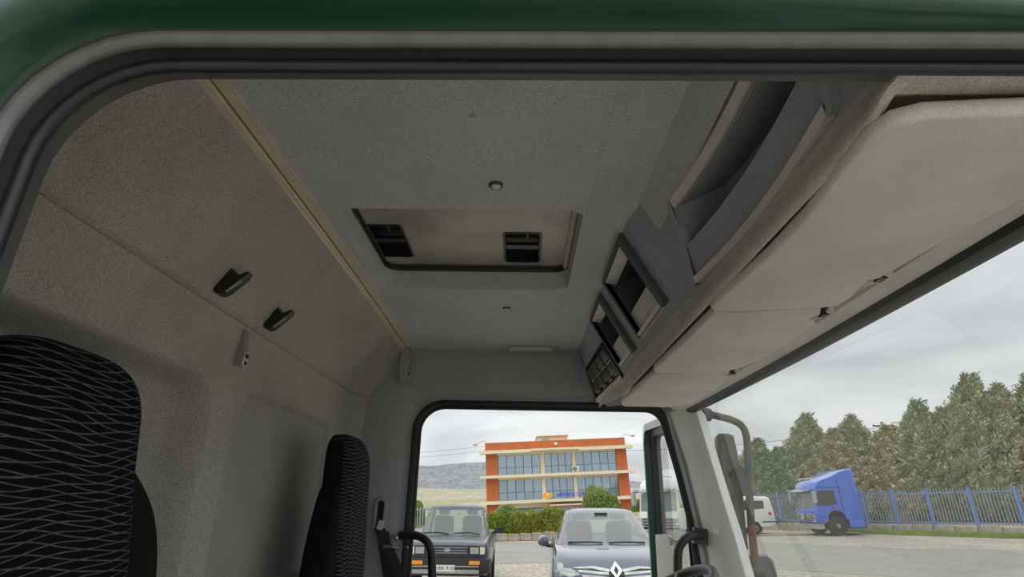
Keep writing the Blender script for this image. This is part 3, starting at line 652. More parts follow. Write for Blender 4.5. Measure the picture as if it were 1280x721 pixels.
mb = MB(); mb.loft([[DP(u, z, w) for z, w in ((.95, -.04), (1.45, -.045), (1.49, -.03), (1.49, .03), (1.42, .06), (.95, .05))] for u in (0, .3, .6, LD+.012)], True, True, True); mb.build('lower_panel', 'green_paint', dr)
# grey corner cover at the free end of the window sill
pts = [onx(px, py, .70) for px, py in ((819, 668), (833, 667), (837, 684), (843, 697), (851, 706), (852, 740), (823, 740))]
mb = MB(); mb.prism(pts, (.006, 0, 0)); mb.build('sill_cover', 'header_trim', dr)
# ================================================================== EXTERIOR MIRRORS ON THE FAR SIDE
me_ = thing('door_mirror', ony(945, 715, 2.66), 'tall dark wing mirror on a bent rusty tube arm outside the windscreen', 'mirror')
Y2 = 2.66
K = lambda px, py, y=Y2: ony(px, py, y)
tb = smooth_path([K(879, 516, 2.56), K(897, 520, 2.60), K(915, 525, 2.64), K(927, 532), K(933, 546), K(935, 575), K(937, 620), K(939, 655), K(942, 685), K(945, 718), K(946, 760)], 5)
n1_ = int(len(tb)*.70)
mb = MB(); mb.tube(tb[:n1_+1], .0165, 14); mb.build('arm_tube', 'mirror_tube', me_)
mb = MB(); mb.tube(tb[n1_:], .0165, 14); mb.build('rusty_tube_end', 'rust', me_)
mb = MB(); mb.lathe([(.030, -.02), (.030, .02), (.022, .03)], K(881, 518, 2.555), (1, .3, 0), 16); mb.build('arm_mount', 'mirror_tube', me_)
sil = [(896, 545), (899, 541), (910, 541), (917, 544), (921, 560), (927, 590), (931, 640), (935, 680), (936, 686), (931, 688), (925, 681), (918, 665), (905, 605), (897, 580)]
mb = MB(); P = [K(px, py, 2.70) for px, py in sil]; mb.prism(P, (.02, .10, 0), .012); hd = mb.build('mirror_head', 'mirror_shell', me_)
mb = MB(); mb.prism([K(px, py, 2.69) for px, py in ((901, 552), (909, 549), (914, 562), (921, 600), (925, 650), (926, 668), (918, 650), (908, 605), (902, 575))], (.0, .006, 0)); mb.build('mirror_back', 'mirror_shell', hd)
mb = MB(); mb.box(K(924, 608, 2.655), (.085, .05, .075)); mb.build('clamp', 'black_plastic', me_)
mb = MB(); mb.prism([K(px, py, 2.66) for px, py in ((914, 590), (926, 582), (934, 588), (934, 596), (916, 596))], (0, .03, 0)); mb.build('clamp_cap', 'black_plastic', me_)
mb = MB(); mb.tube([K(936.5, 602, 2.66), K(937.5, 612, 2.66)], .0185, 14); mb.build('rust_band', 'rust', me_)
m2 = thing('wide_angle_mirror', ony(945, 760, 2.70), 'small dark grey lower mirror housing below the tall wing mirror', 'mirror')
mb = MB(); mb.prism([K(px, py, 2.70) for px, py in ((930, 700), (936, 695), (960, 695), (967, 700), (972, 718), (975, 770), (932, 770))], (.02, .09, 0), .012); h2 = mb.build('housing', 'mirror_shell', m2)
mb = MB(); mb.tube([K(938, 714, 2.66), K(945, 715, 2.65), K(954, 716, 2.66)], .022, 12); mb.build('tube_clamp', 'mirror_tube', m2)
# ================================================================== OUTSIDE (built in the yard's own level frame, then set by TM)
mat('gravel', (.45, .40, .32), .95, col2=(.32, .295, .245), vscale=.55, bump=.5, bscale=9, grain=.35, gscale=7)
mat('asphalt', (.27, .27, .235), .9, var=.10, vscale=.8, grain=.12, gscale=6)
mat('verge', (.42, .39, .30), .95, col2=(.30, .30, .16), vscale=.8, grain=.3, gscale=5)
mat('stone', (.44, .40, .32), .95, col2=(.28, .25, .19), vscale=2.5, bump=.5, bscale=8)
mat('grass', (.17, .30, .035), .9, col2=(.30, .40, .06), vscale=2)
mat('fence_blue', (.13, .25, .62), .5, var=.15, vscale=3)
mat('fence_rail', (.16, .26, .46), .55, var=.2, vscale=3)
mat('fence_grey', (.26, .31, .40), .6, var=.2, vscale=2)
mat('cypress', (.44, .47, .27), .9, col2=(.28, .32, .18), vscale=1.6, spec=.2)
mat('cypress_pale', (.52, .49, .30), .9, col2=(.34, .33, .19), vscale=1.6, spec=.2)
mat('cypress_green', (.30, .42, .23), .9, col2=(.18, .27, .14), vscale=1.6, spec=.2)
mat('hedge_leaf', (.36, .38, .08), .85, col2=(.17, .25, .05), vscale=1.3, spec=.2)
mat('shrub_leaf', (.48, .44, .10), .85, col2=(.20, .28, .06), vscale=1.1, spec=.2)
mat('olive_leaf', (.40, .45, .18), .85, col2=(.24, .32, .10), vscale=1.3, spec=.2)
mat('bark', (.13, .09, .06), .95, var=.3, vscale=9)
mat('truck_blue', (.035, .13, .60), .3, coat=.8, var=.04, vscale=2)
mat('truck_blue_matt', (.05, .14, .52), .55)
mat('truck_grey', (.36, .38, .40), .5)
mat('chrome', (.75, .76, .78), .18, metal=1)
mat('tyre', (.018, .018, .018), .85)
mat('wheel_steel', (.25, .22, .2), .6, var=.2, vscale=10)
mat('white_paint', (.74, .74, .70), .35, coat=.4, var=.03)
mat('red_paint', (.55, .03, .03), .4)
mat('dark_glass', (.03, .035, .04), .06, spec=.6)
mat('grey_glass', (.15, .18, .18), .08, spec=.9)
mat('brick_orange', (.52, .145, .045), .8, var=.10, vscale=1.2, grain=.12, gscale=9)
mat('cream', (.78, .70, .50), .8, var=.05, vscale=1)
mat('window_glass', (.34, .43, .50), .07, metal=.55, spec=.8)
mat('mullion', (.20, .22, .24), .5)
mat('ac_white', (.72, .71, .66), .5)
mat('sign_orange', (.95, .42, .01), .5)
mat('sign_blue', (.02, .06, .80), .5)
mat('canopy_red', (.40, .10, .07), .6)
mat('pole_wood', (.16, .11, .08), .9)
mat('lamp_grey', (.40, .38, .34), .5)
mat('cable', (.03, .03, .03), .6)
mat('hill_rock', (.31, .31, .315), 1, col2=(.21, .235, .24), vscale=.011, spec=.0, grain=.18, gscale=.06)
mat('hill_field', (.44, .40, .29), 1, col2=(.35, .345, .26), vscale=.016, spec=.0, grain=.18, gscale=.07)
mat('valley', (.30, .33, .19), 1, col2=(.40, .365, .25), vscale=.02, spec=.0, grain=.25, gscale=.06)
mat('house_white', (.66, .65, .62), .8)
# ground with a low rise under the parked cars
def gz(x, y): return .16*math.exp(-(((x-1.6)/2.2)**2+((y-10.2)/2.6)**2)) - 2.2*sstep(40, 75, y)*sstep(9, 4, x)
xs = [-90, -60, -40, -28, -20, -14, -10]+[-8+i*.8 for i in range(23)]+[11, 13, 16, 20, 26, 34, 45, 60, 90]
ys2 = [-40, -20, -10, -5, -2]+[0+i*1.0 for i in range(30)]+[32, 35, 38, 42, 46, 52, 60, 68, 78, 90]
mb = MB(); mb.loft([[Vector((x, y, gz(x, y))) for x in xs] for y in ys2], closed=False)
o = mb.build('ground', 'gravel', None, org=(0, 0, 0)); o['kind'] = 'structure'; o['label'] = 'pale gravel yard'; place(o, TM)
mb = MB(); mb.loft([[(lambda Y: Vector((x, Y, gz(x, Y)+.006)))(lerp(pw([(-5, 20.2), (4, 20.2), (9, 15), (14, 8), (60, 2)], x), 31.0 if x < 9 else pw([(9, 29), (11, 25), (15, 21.5), (26, 17), (60, 8)], x), y)) for x in (-60, -20, -5, 0, 4, 9, 14, 26, 60)] for y in (0, .2, .45, .7, 1)], closed=False)
o = mb.build('road', 'asphalt', None, org=(0, 0, 0)); o['kind'] = 'structure'; o['label'] = 'grey asphalt road across the yard'; place(o, TM)
mb = MB(); mb.loft([[Vector((lerp(8, 60, t), y, .025)) for t in (0, .2, .4, .7, 1)] for y in (31.2, 33, 36.5)], closed=False)
o = mb.build('verge', 'verge', None, org=(0, 0, 0)); o['kind'] = 'structure'; o['label'] = 'dry pale verge in front of the fence'; place(o, TM)
# --- far land: valley floor, foothill, mountain
def terrain(name, m, label, y0, y1, ny, x0, x1, nx, fn):
    mb = MB(); mb.loft([[Vector((lerp(x0, x1, i/nx), lerp(y0, y1, j/ny), fn(lerp(x0, x1, i/nx), lerp(y0, y1, j/ny)))) for i in range(nx+1)] for j in range(ny+1)], closed=False)
    o = mb.build(name, m, None, org=(0, 0, 0), smooth=80); o['kind'] = 'structure'; o['label'] = label; place(o, TM)
from mathutils import noise
def fb(x, y, s, o=4): return noise.fractal(Vector((x*s, y*s, 3.7)), 1.0, 2.0, o)
terrain('valley_floor', 'valley', 'green and tan valley fields below the hills', 88, 1300, 24, -1500, 1500, 40, lambda x, y: -2.2-11*sstep(88, 220, y)+24*sstep(300, 1300, y)+1.5*fb(x, y, .01))
def hillz(x, y): return 8+34*sstep(1200, 2000, y)*(1-.5*sstep(-100, 900, x))+12*fb(x, y, .0035)*sstep(1200, 1600, y)
terrain('foothill', 'hill_field', 'dry tan foothills', 1180, 2300, 36, -1900, 1900, 76, hillz)
def mtz(x, y):
    prof = pw([(-1700, 60), (-1150, 190), (-900, 232), (-640, 262), (-520, 266), (-330, 258), (-150, 270), (100, 268), (260, 210), (420, 130), (600, 96), (900, 88), (1400, 80), (2200, 70)], x)
    return (prof-40)*.62*sstep(1900, 2500, y)*(1+.06*fb(x, y, .004))+20+ (26*abs(fb(x, y, .006))*sstep(1900, 2100, y)*sstep(2600, 2300, y))
terrain('mountain', 'hill_rock', 'grey rocky mountain ridge', 1880, 2700, 36, -2300, 2300, 120, mtz)
rng = random.Random(3)
for nm, lab, n, yr, xr, zf in (('village', 'scattered pale houses on the lower slope of the hills', 150, (1190, 1480), (-330, 420), lambda x, y: max(10, hillz(x, y))), ('village', 'white sheds of a settlement in the valley', 46, (560, 820), (-100, -38), lambda x, y: -13.2+24*sstep(300, 1300, y)), ('village', 'white roofs in the valley right of the brick building', 60, (300, 490), (70, 150), lambda x, y: -13.2+24*sstep(300, 1300, y))):
    mb = MB()
    for _ in range(n):
        x = rng.uniform(*xr); y = rng.uniform(*yr); k = rng.uniform(.6, 1.5)*(1 if y > 480 else .9); k *= .55; mb.box((x, y, zf(x, y)+2.4*k), (12*k*rng.uniform(.6, 1.4), 8*k, 5.0*k*rng.uniform(.6, 1)))
    o = mb.build(nm, 'house_white', None, org=(0, 0, 0), smooth=0); tag(o, lab, 'houses', kind='stuff'); place(o, TM)
# --- foliage
def leaf_cloud(mb, pts, size, asp, rg, lean=Vector((0, 0, 1))):
    for p, n_ in pts:
        d = (n_*.7+lean*.8+Vector((rg.uniform(-.5, .5), rg.uniform(-.5, .5), rg.uniform(-.4, .5)))).normalized()
        s_ = d.cross(Vector((rg.uniform(-1, 1), rg.uniform(-1, 1), rg.uniform(-1, 1)))).normalized(); k = size*rg.uniform(.6, 1.4)
        mb.add([p-d*k*.5, p+s_*k/asp*.5+d*k*.05, p+d*k*.6, p-s_*k/asp*.5+d*k*.05], [(0, 1, 2), (0, 2, 3)])
def cypress_mesh(seed, h, r, n, lean):
    rg = random.Random(seed); mb = MB()
    def env(t): return (1-t**1.55)*(.60+.40*min(1, t*5))+.03*(1-t)
    for q in range(n):
        t = rg.random()**.8; a = rg.uniform(0, 2*PI); rad = r*env(t)*rg.uniform(.66, 1.0)
        p = Vector((rad*math.cos(a), rad*math.sin(a), h*t*.97))+lean*t*t
        d = Vector((math.cos(a)*.55*(1-t)+.30, math.sin(a)*.55*(1-t), .62+.5*t))+Vector((rg.uniform(-.25, .25), rg.uniform(-.25, .25), rg.uniform(-.2, .2))); d.normalize()
        ln = rg.uniform(.5, 1.15)*(.75+.35*t); u = d.orthogonal().normalized(); w = d.cross(u)
        for k in range(22):                               # small sprays along one plume
            e = (k+.5)/22; an = k*2.4; sp = .26*ln*(1-e)**.6+.02; c = p+d*ln*e+(u*math.cos(an)+w*math.sin(an))*sp*rg.uniform(.3, 1)
            f_ = (d*.8+(u*math.cos(an)+w*math.sin(an))*.6).normalized(); s_ = f_.cross(Vector((rg.uniform(-1, 1), rg.uniform(-1, 1), rg.uniform(-1, 1)))).normalized(); z_ = rg.uniform(.16, .32)
            mb.add([c-f_*z_*.5, c+s_*z_*.20, c+f_*z_*.6, c-s_*z_*.20], [(0, 1, 2, 3)])
    core = MB(); core.loft([[Vector((r*.70*env(t)*math.cos(2*PI*k/14)*(1+.14*math.sin(k*5+t*9)), r*.70*env(t)*math.sin(2*PI*k/14)*(1+.14*math.cos(k*3+t*7)), h*t*.96))+lean*t*t for k in range(14)] for t in (.02, .15, .3, .45, .6, .75, .88, .96)], True, True, True)
    return mb, core
protos = {}
def cypress(px, top, y, h_extra, r, m, seed, label, lean=0):
    c = ext(px, 640, y); tp = ext(px, top, y); h = tp.z
    key = (seed, m)
    t = thing('cypress_tree', (c.x, y, 0), label, 'tree', 'trees behind the blue fence')
    if key not in protos:
        mb, core = cypress_mesh(seed, 8, 2.75, 900, Vector((.5, 0, 0)))
        f_ = mb.build('foliage', m, None, org=(0, 0, 0), smooth=0); c_ = core.build('inner_branches', m, None, org=(0, 0, 0)); tk = MB(); tk.tube([(0, 0, -.2), (.05, 0, 2), (.3, 0, 5)], [.22, .17, .08], 8); t_ = tk.build('trunk', 'bark', None, org=(0, 0, 0))
        protos[key] = (f_, c_, t_); first = True
    else: first = False
    sc = (r/2.3, r/2.3, h/8)
    for q in protos[key]:
        if first: q.parent = t; q.location = (0, 0, 0); q.scale = sc; w = q
        else: w = q.copy(); COL.objects.link(w); w.parent = t; w.location = (0, 0, 0); w.scale = sc
    t.rotation_euler.z = rng.uniform(-.5, .5); mt = t.rotation_euler.z
    t.matrix_world = TM @ Matrix.Translation((c.x, y, 0)) @ Matrix.Rotation(mt, 4, 'Z')
cypress(948, 556, 47, 0, 3.0, 'cypress_green', 11, 'green conifer partly behind the wing mirror and the white van')
cypress(975, 566, 46, 0, 2.4, 'cypress_green', 12, 'dark green conifer just left of the blue lorry')
cypress(1015, 527, 46, 0, 3.0, 'cypress', 13, 'tall conifer with a thin spiky tip above the blue lorry')
cypress(1046, 545, 44, 0, 2.9, 'cypress_pale', 14, 'pale bushy conifer directly behind the blue lorry')
cypress(1080, 528, 45, 0, 3.4, 'cypress', 11, 'broad grey green conifer left of the wooden utility pole')
cypress(1122, 540, 43, 0, 3.2, 'cypress_pale', 12, 'low pale conifer below the utility pole wires')
cypress(1168, 510, 42, 0, 3.2, 'cypress', 13, 'high rounded conifer right of the utility pole')
cypress(1204, 519, 41, 0, 2.6, 'cypress_pale', 14, 'paler conifer squeezed between two taller ones')
cypress(1240, 482, 40, 0, 3.3, 'cypress', 12, 'tallest pointed conifer behind the blue fence')
cypress(1282, 492, 39, 0, 3.3, 'cypress_pale', 11, 'olive toned conifer at the far end of the blue fence')
cypress(1330, 480, 38, 0, 3.3, 'cypress', 14, 'dark conifer beyond the last post of the blue fence')
def bush(name, px0, px1, top, base, y, m, seed, n, label, cat, grp=None, size=.16):
    a = ext(px0, base, y); b = ext(px1, base, y); tp = ext((px0+px1)/2, top, y); rg = random.Random(seed)
    w = (b.x-a.x)/2; z0 = a.z; h = tp.z-z0; cx = (a.x+b.x)/2; pts = []
    while len(pts) < n:
        u = rg.uniform(-1, 1); an = rg.uniform(0, PI); k = (1-abs(u)**4)**.5*(1+.10*math.sin(u*w*3+seed)+.06*math.sin(u*w*7.3)); q = rg.uniform(.82, 1.03)
        p = Vector((cx+u*w, y+.75*math.cos(an)*k*q, z0+h*(.06+.94*math.sin(an)**.7*k*q)))
        pts.append((p, Vector((u*.3, math.cos(an), math.sin(an)))))
    t = thing(name, (cx, y, z0), label, cat, grp)
    mb = MB(); leaf_cloud(mb, pts, size, 1.7, rg, Vector((0, 0, .5))); mb.build('leaves', m, t, smooth=0)
    mb = MB(); mb.loft([[Vector((cx+u*w*.97, y+.6*math.cos(a_)*(1-abs(u)**4)**.5, z0+h*.86*math.sin(a_)*(1-abs(u)**4)**.5)) for a_ in [PI*k/8 for k in range(9)]] for u in (-.98, -.85, -.5, 0, .5, .85, .98)], closed=False); mb.build('twigs', m, t)
    place(t, TM)
bush('hedge', 604, 662, 641, 670, 33.0, 'hedge_leaf', 5, 5200, 'clipped yellow green hedge beside the old pickup', 'hedge')
bush('hedge', 646, 716, 637, 670, 33.6, 'shrub_leaf', 6, 5600, 'yellowish hedge section behind the hatchback wing mirror', 'hedge')
bush('shrub', 618, 650, 634, 655, 36, 'olive_leaf', 8, 2200, 'rounded light green shrub behind the hedge', 'shrub')
bush('shrub', 728, 776, 612, 650, 37, 'olive_leaf', 9, 4200, 'tall feathery olive shrub above the hatchback roof', 'shrub', size=.22)
bush('shrub', 505, 531, 626, 660, 36, 'hedge_leaf', 10, 2400, 'small green tree beside the pale blue fence', 'tree')
bush('shrub', 790, 812, 626, 640, 60, 'olive_leaf', 14, 1500, 'distant green shrub right of the brick building', 'shrub', size=.3)
# kerb wall under the hedge: separate stones
ks = thing('kerb_wall', (-1, 31.8, 0), 'low beige stone wall at the foot of the hedge', 'wall')
pr = None
for i in range(22):
    x = -7.5+i*.62
    if pr is None: mb = MB(); mb.prism([(x, 31.7, .01), (x+.59, 31.7, .01), (x+.585, 31.7, .34), (x+.01, 31.7, .36)], (0, .3, 0), .02); pr = mb.build('stone', 'stone', ks)
    else: inst(pr, Vector((x+.295, 31.85, .01+rng.uniform(-.0, .01))), ks, scale=(1, 1, rng.uniform(.9, 1.12)))
place(ks, TM)
# --- pale fence at the left
fp = thing('mesh_fence', (-6, 34.5, 0), 'pale blue metal fence behind the pickup', 'fence')
pr = None
for i in range(22):
    x = -8.0+i*.15
    if pr is None: mb = MB(); mb.box((x, 34.5, .9), (.05, .03, 1.7)); pr = mb.build('picket', 'fence_grey', fp)
    else: inst(pr, (x, 34.5, .05), fp)
for z in (.3, 1.6): mb = MB(); mb.box((-6.4, 34.52, z), (3.4, .04, .06)); mb.build('rail', 'fence_rail', fp)
place(fp, TM)
# --- blue fence on a low stone wall, in front of the conifers
A = extg(1085, 666.0); B = extg(1290, 672.0); A = Vector((A.x, A.y, 0)); B = Vector((B.x, B.y, 0)); fd = (B-A).normalized()
A2 = A-fd*9.5; B2 = B+fd*4; FL = (B2-A2).length
bw_ = thing('boundary_wall', A2.lerp(B2, .5), 'low weathered stone wall carrying the blue fence', 'wall')
pr = None; x = 0; i = 0; n_ = int(FL/.9)
yaw = math.atan2(fd.y, fd.x)
for i in range(n_):
    c = A2+fd*(.45+i*.9)
    if pr is None:
        mb = MB(); rt = Matrix.Rotation(yaw, 3, 'Z'); poly = [rt @ Vector((u, -.12, z_)) for u, z_ in ((-.44, 0), (.44, 0), (.435, .40), (.1, .43), (-.43, .41))]
        mb.prism([c+p for p in poly], rt @ Vector((0, .24, 0)), .015); pr = mb.build('stone_block', 'stone', bw_)
    else: inst(pr, c, bw_, scale=(1, 1, rng.uniform(.88, 1.1)))
place(bw_, TM)
fb_ = thing('metal_fence', A2.lerp(B2, .5)+Vector((0, 0, .42)), 'blue steel railing fence with posts on the stone wall', 'fence')
rt = Matrix.Rotation(yaw, 3, 'Z'); pp = None; pk_ = None
FH = 1.66
POSTS = [extg(px, 662).x for px in (992, 980, 1087, 1126, 1171, 1224)]
for px in (979, 1040, 1087, 1126, 1171, 1224, 1284):
    d = TI.to_3x3() @ ray(px, 663); c0 = TI @ CAM; s_ = ((A2.x-c0.x)*fd.y-(A2.y-c0.y)*fd.x)/(d.x*fd.y-d.y*fd.x); c = c0+d*s_; c.z = 0
    if pp is None: mb = MB(); mb.box(c+Vector((0, 0, .40+FH/2)), (.10, .10, FH), rt); mb.box(c+Vector((0, 0, .41+FH)), (.13, .13, .03), rt); pp = mb.build('post', 'fence_blue', fb_)
    else: inst(pp, c+Vector((0, 0, .40)), fb_)
for z in (.55, 1.86):
    mb = MB(); mb.box(A2.lerp(B2, .5)+Vector((0, 0, z)), (FL, .05, .06), rt); mb.build('rail', 'fence_rail', fb_)
n_ = int(FL/.135)
for i in range(n_):
    c = A2+fd*(.05+i*.135)
    if pk_ is None: mb = MB(); mb.box(c+Vector((0, 0, .43+.80)), (.030, .030, 1.60), rt); pk_ = mb.build('picket', 'fence_grey', fb_)
    else: inst(pk_, c+Vector((0, 0, .43)), fb_)
place(fb_, TM)
# grass strip
mb = MB(); rg = random.Random(21)
for _ in range(5200):
    t = rg.uniform(.40, 1); p = A2.lerp(B2, t)+Vector((0, -.30-rg.random()*1.5*sstep(.40, .5, t), .02)); h = rg.uniform(.08, .2); dx = rg.uniform(-.08, .08)
    mb.add([p+Vector((-.05, 0, 0)), p+Vector((.05, 0, 0)), p+Vector((dx, rg.uniform(-.05, .05), h))], [(0, 1, 2)])
o = mb.build('grass', 'grass', None, smooth=0); tag(o, 'bright green grass strip along the foot of the stone wall', 'grass', kind='stuff'); place(o, TM)
# --- utility pole and wires
c = ext(1110, 560, 52); up_ = thing('utility_pole', (c.x, 52, 0), 'wooden utility pole with crossarm above the conifers', 'utility pole')
tp = ext(1110, 527, 52)
mb = MB(); mb.tube([(c.x+.35, 52, 0), (c.x, 52, tp.z)], [.17, .12], 8); mb.build('pole', 'pole_wood', up_)
mb = MB(); mb.box((c.x, 51.9, tp.z-.35), (1.8, .12, .14)); mb.build('crossarm', 'pole_wood', up_)
for k in (-.8, 0, .8): mb = MB(); mb.lathe([(.05, 0), (.07, .06), (.04, .16)], (c.x+k, 51.9, tp.z-.28), (0, 0, 1), 8); mb.build('insulator', 'ac_white', up_)
for k, dz in ((.8, -.1), (.0, -.45), (.4, -.9)):
    mb = MB(); a = Vector((c.x+k, 51.9, tp.z+dz)); mb.tube([a.lerp(a+Vector((24, -6, .8)), t)-Vector((0, 0, 2.0*t*(1-t))) for t in [i/10 for i in range(11)]], .035, 5); mb.build('wire', 'cable', up_)
    if k == 0: mb = MB(); b = a+Vector((-26, 4, -1.2)); mb.tube([a.lerp(b, t)-Vector((0, 0, 2.0*t*(1-t))) for t in [i/10 for i in range(11)]], .018, 5); mb.build('wire', 'cable', up_)
place(up_, TM)
for dz, lab in ((0, 'upper thin power line in the sky left of the brick building'), (-6, 'lower thin power line in the sky left of the brick building')):
    a = ext(470, 574+dz, 95); b = ext(607, 563+dz, 110); mb = MB(); mb.tube([a.lerp(b, t)-Vector((0, 0, 1.0*t*(1-t))) for t in [i/10 for i in range(11)]], .022, 5); o = mb.build('power_line', 'cable', None, org=a); tag(o, lab, 'cable'); place(o, TM)
# ================================================================== BRICK OFFICE BUILDING
BY = 80.0
TB = Matrix.Rotation(-math.radians(1.0), 4, 'Y')
U0 = ext(608, 556, BY); U1 = ext(781, 546, BY); bx0, bx1 = U0.x, U1.x
def zpx(px, py): return ext(px, py, BY).z
zr = (U0.z+U1.z)/2
bld = thing('office_building', ((bx0+bx1)/2, BY, zr-13), 'three storey office building of orange brick and cream bands with wide glazing', 'building')
WB = bx1-bx0; PXM = WB/172.0                              # metres per photo pixel on its front
def X(px): return bx0+(px-608)*PXM
VZ = PXM*.935
def Z(d): return zr-d*VZ                                  # d: pixels below the roof line
mb = MB(); mb.box2((bx0+.3, BY+.35, Z(115)), (bx1-.3, BY+12, Z(3))); mb.build('rear_block', 'cream', bld)
mb = MB(); mb.box2((bx0-.05, BY-.15, Z(12)), (bx1+.05, BY+12, Z(0))); mb.build('parapet', 'brick_orange', bld)
for d0, d1, ov in ((10.5, 14.5, 1.3), (41.5, 45, 1.3), (72.5, 76.5, 1.3)):
    mb = MB(); mb.box2((bx0-ov*.6, BY-1.0, Z(d1)), (bx1+ov*.7, BY+.3, Z(d0))); mb.build('cream_ledge', 'cream', bld)
for a, b in ((14, 42), (45, 73), (76, 110)):
    for x0, x1 in ((608, 622.5), (768, 781)):
        mb = MB(); mb.box2((X(x0), BY-.05, Z(b)), (X(x1), BY+1.2, Z(a))); mb.build('brick_pier', 'brick_orange', bld)
    mb = MB(); mb.box2((X(622), BY+.0, Z(a+2.5 if a < 76 else a+6)), (X(768.5), BY+.4, Z(a))); mb.build('cream_lintel', 'cream', bld)
mb = MB(); mb.box2((X(664), BY-1.9, Z(13.5)), (X(722), BY-.9, Z(11))); mb.build('cream_ledge', 'cream', bld)
mb = MB(); mb.box2((X(664), BY-1.9, Z(76)), (X(726), BY-.9, Z(73))); mb.build('cream_ledge', 'cream', bld)
pane = {}
for fl, (d0, d1, m) in enumerate(((16.5, 41.5, 'window_glass'), (47.5, 72.5, 'window_glass'), (82, 108, 'window_glass'))):
    split = lerp(d0, d1, .62)
    for x0, x1, n in ((623, 675, 5), (680, 714, 4), (718, 768, 5)):
        mb = MB(); mb.box2((X(x0), BY+.30, Z(d1)), (X(x1), BY+.36, Z(d0))); mb.build('glazing_frame', 'mullion', bld)
        for i in range(n):
            for r_, (e0, e1) in enumerate(((d0, split), (split, d1))):
                a = lerp(x0, x1, i/n)+.45; b = lerp(x0, x1, (i+1)/n)-.45; key = (round(b-a, 2), r_, m)
                c = Vector(((X(a)+X(b))/2, BY+.25, Z(e1-.3)))
                if key not in pane: mb = MB(); mb.box2((X(a), BY+.22, Z(e1-.3)), (X(b), BY+.29, Z(e0+.3))); pane[key] = mb.build('window_pane', m, bld); pane[key].location = Vector(((X(a)+X(b))/2, BY+.255, Z(e1-.3)))-ORG[bld.name]
                else: inst(pane[key], Vector(((X(a)+X(b))/2, BY+.255, Z(e1-.3))), bld, rot=(rng.uniform(-.012, .012), 0, rng.uniform(-.012, .012)))
    for x0, x1 in ((675, 680), (714, 718)):
        mb = MB(); mb.box2((X(x0), BY-.02, Z(d1+1)), (X(x1), BY+.4, Z(d0-2))); mb.build('cream_pillar', 'cream', bld)
mb = MB(); mb.box2((X(673), BY+2.5, Z(4)), (X(712), BY+9, Z(-8.0))); ph = mb.build('rooftop_room', 'cream', bld)
mb = MB(); mb.box2((X(672), BY+2.2, Z(-8.0)), (X(713.5), BY+9.2, Z(-9.2))); mb.build('roof_slab', 'cream', ph)
mb = MB(); mb.box2((X(680), BY+2.4, Z(-1)), (X(688), BY+2.5, Z(-5.5))); mb.build('window', 'window_glass', ph)
mb = MB(); mb.box2((X(712.5), BY-.9, Z(41)), (X(720.5), BY-.1, Z(34))); ac = mb.build('air_conditioner', 'ac_white', bld)
mb = MB(); mb.lathe([(.30, -.02), (.30, .03), (.24, .035), (.05, .03)], (X(715.8), BY-.92, Z(37.4)), (0, -1, 0), 18); mb.build('fan_grille', 'mullion', ac)
mb = MB(); mb.box2((X(693), BY-.35, Z(6)), (X(697), BY-.15, Z(3))); mb.build('wall_lamp', 'ac_white', bld)
for x0, x1, s_ in ((608, 597, -1), (779, 790, 1)):
    p0 = Vector((X(x0), BY+.5, Z(-1))); p1 = Vector((X(x1), BY+.3, Z(1.2 if s_ < 0 else -2)))
    mb = MB(); mb.tube([p0-Vector((0, 0, .3)), p0+Vector((0, 0, .25)), p0.lerp(p1, .5)+Vector((0, 0, .25)), p1], .05, 6); lm = mb.build('lamp_arm', 'lamp_grey', bld)
    mb = MB(); mb.tube([p1-Vector((.05*s_, 0, 0)), p1+Vector((s_*.15, 0, 0)), p1+Vector((s_*.5, 0, -.02))], [.1, .17, .08], 8); mb.build('lamp_head', 'lamp_grey', lm)
# entrance canopy
mb = MB(); mb.box2((X(682), BY-2.0, Z(82.5)), (X(723), BY, Z(80.5))); cp_ = mb.build('entrance_canopy', 'canopy_red', bld)
mb = MB(); mb.box2((X(682), BY-2.05, Z(80.6)), (X(723), BY, Z(79.2))); mb.build('canopy_edge', 'cream', cp_)
for xx in (683, 722): mb = MB(); mb.box2((X(xx), BY-1.95, Z(112)), (X(xx+1.3), BY-1.7, Z(82))); mb.build('canopy_post', 'canopy_red', cp_)
# sign: orange emblem of rounded lobes and slanting blue letters
em = None
sg = MB(); cxs, czs = X(681), Z(68.3)
pts = [(cxs+(.62+.10*math.cos(5*a))*math.cos(a)*1.05, BY-1.3, czs+(.36+.08*math.cos(5*a+PI))*math.sin(a)) for a in [2*PI*k/40 for k in range(40)]]
sg.prism(pts, (0, .15, 0)); em = sg.build('sign_emblem', 'sign_orange', bld)
for dx in (-.48, .48): mb = MB(); mb.lathe([(.16, -.02), (.16, .04), (.02, .05)], (cxs+dx, BY-1.32, czs+.05), (0, -1, 0), 12); mb.build('lobe', 'sign_orange', em)
mb = MB(); mb.lathe([(.15, -.02), (.15, .05), (.02, .06)], (cxs, BY-1.33, czs+.14), (0, -1, 0), 12); mb.build('lobe', 'cream', em)
vs, fs = text_mesh('AMMIKA ELLAM', 1.0, .06, 'LEFT', .15)
wx = max(v.x for v in vs)-min(v.x for v in vs); mx_ = min(v.x for v in vs); hz = max(v.y for v in vs)-min(v.y for v in vs)
ks_ = (X(729)-X(692))/wx
mb = MB(); mb.add([Vector((X(692)+(v.x-mx_)*ks_, BY-1.3-v.z, Z(68.3)+v.y*.52/hz*1.0)) for v in vs], fs); mb.build('sign_lettering', 'sign_blue', bld, smooth=0)
pm = TM @ Matrix.Translation(Vector((0, BY, U0.z-8))) @ TB @ Matrix.Translation(Vector((0, -BY, -(U0.z-8))))
place(bld, pm)
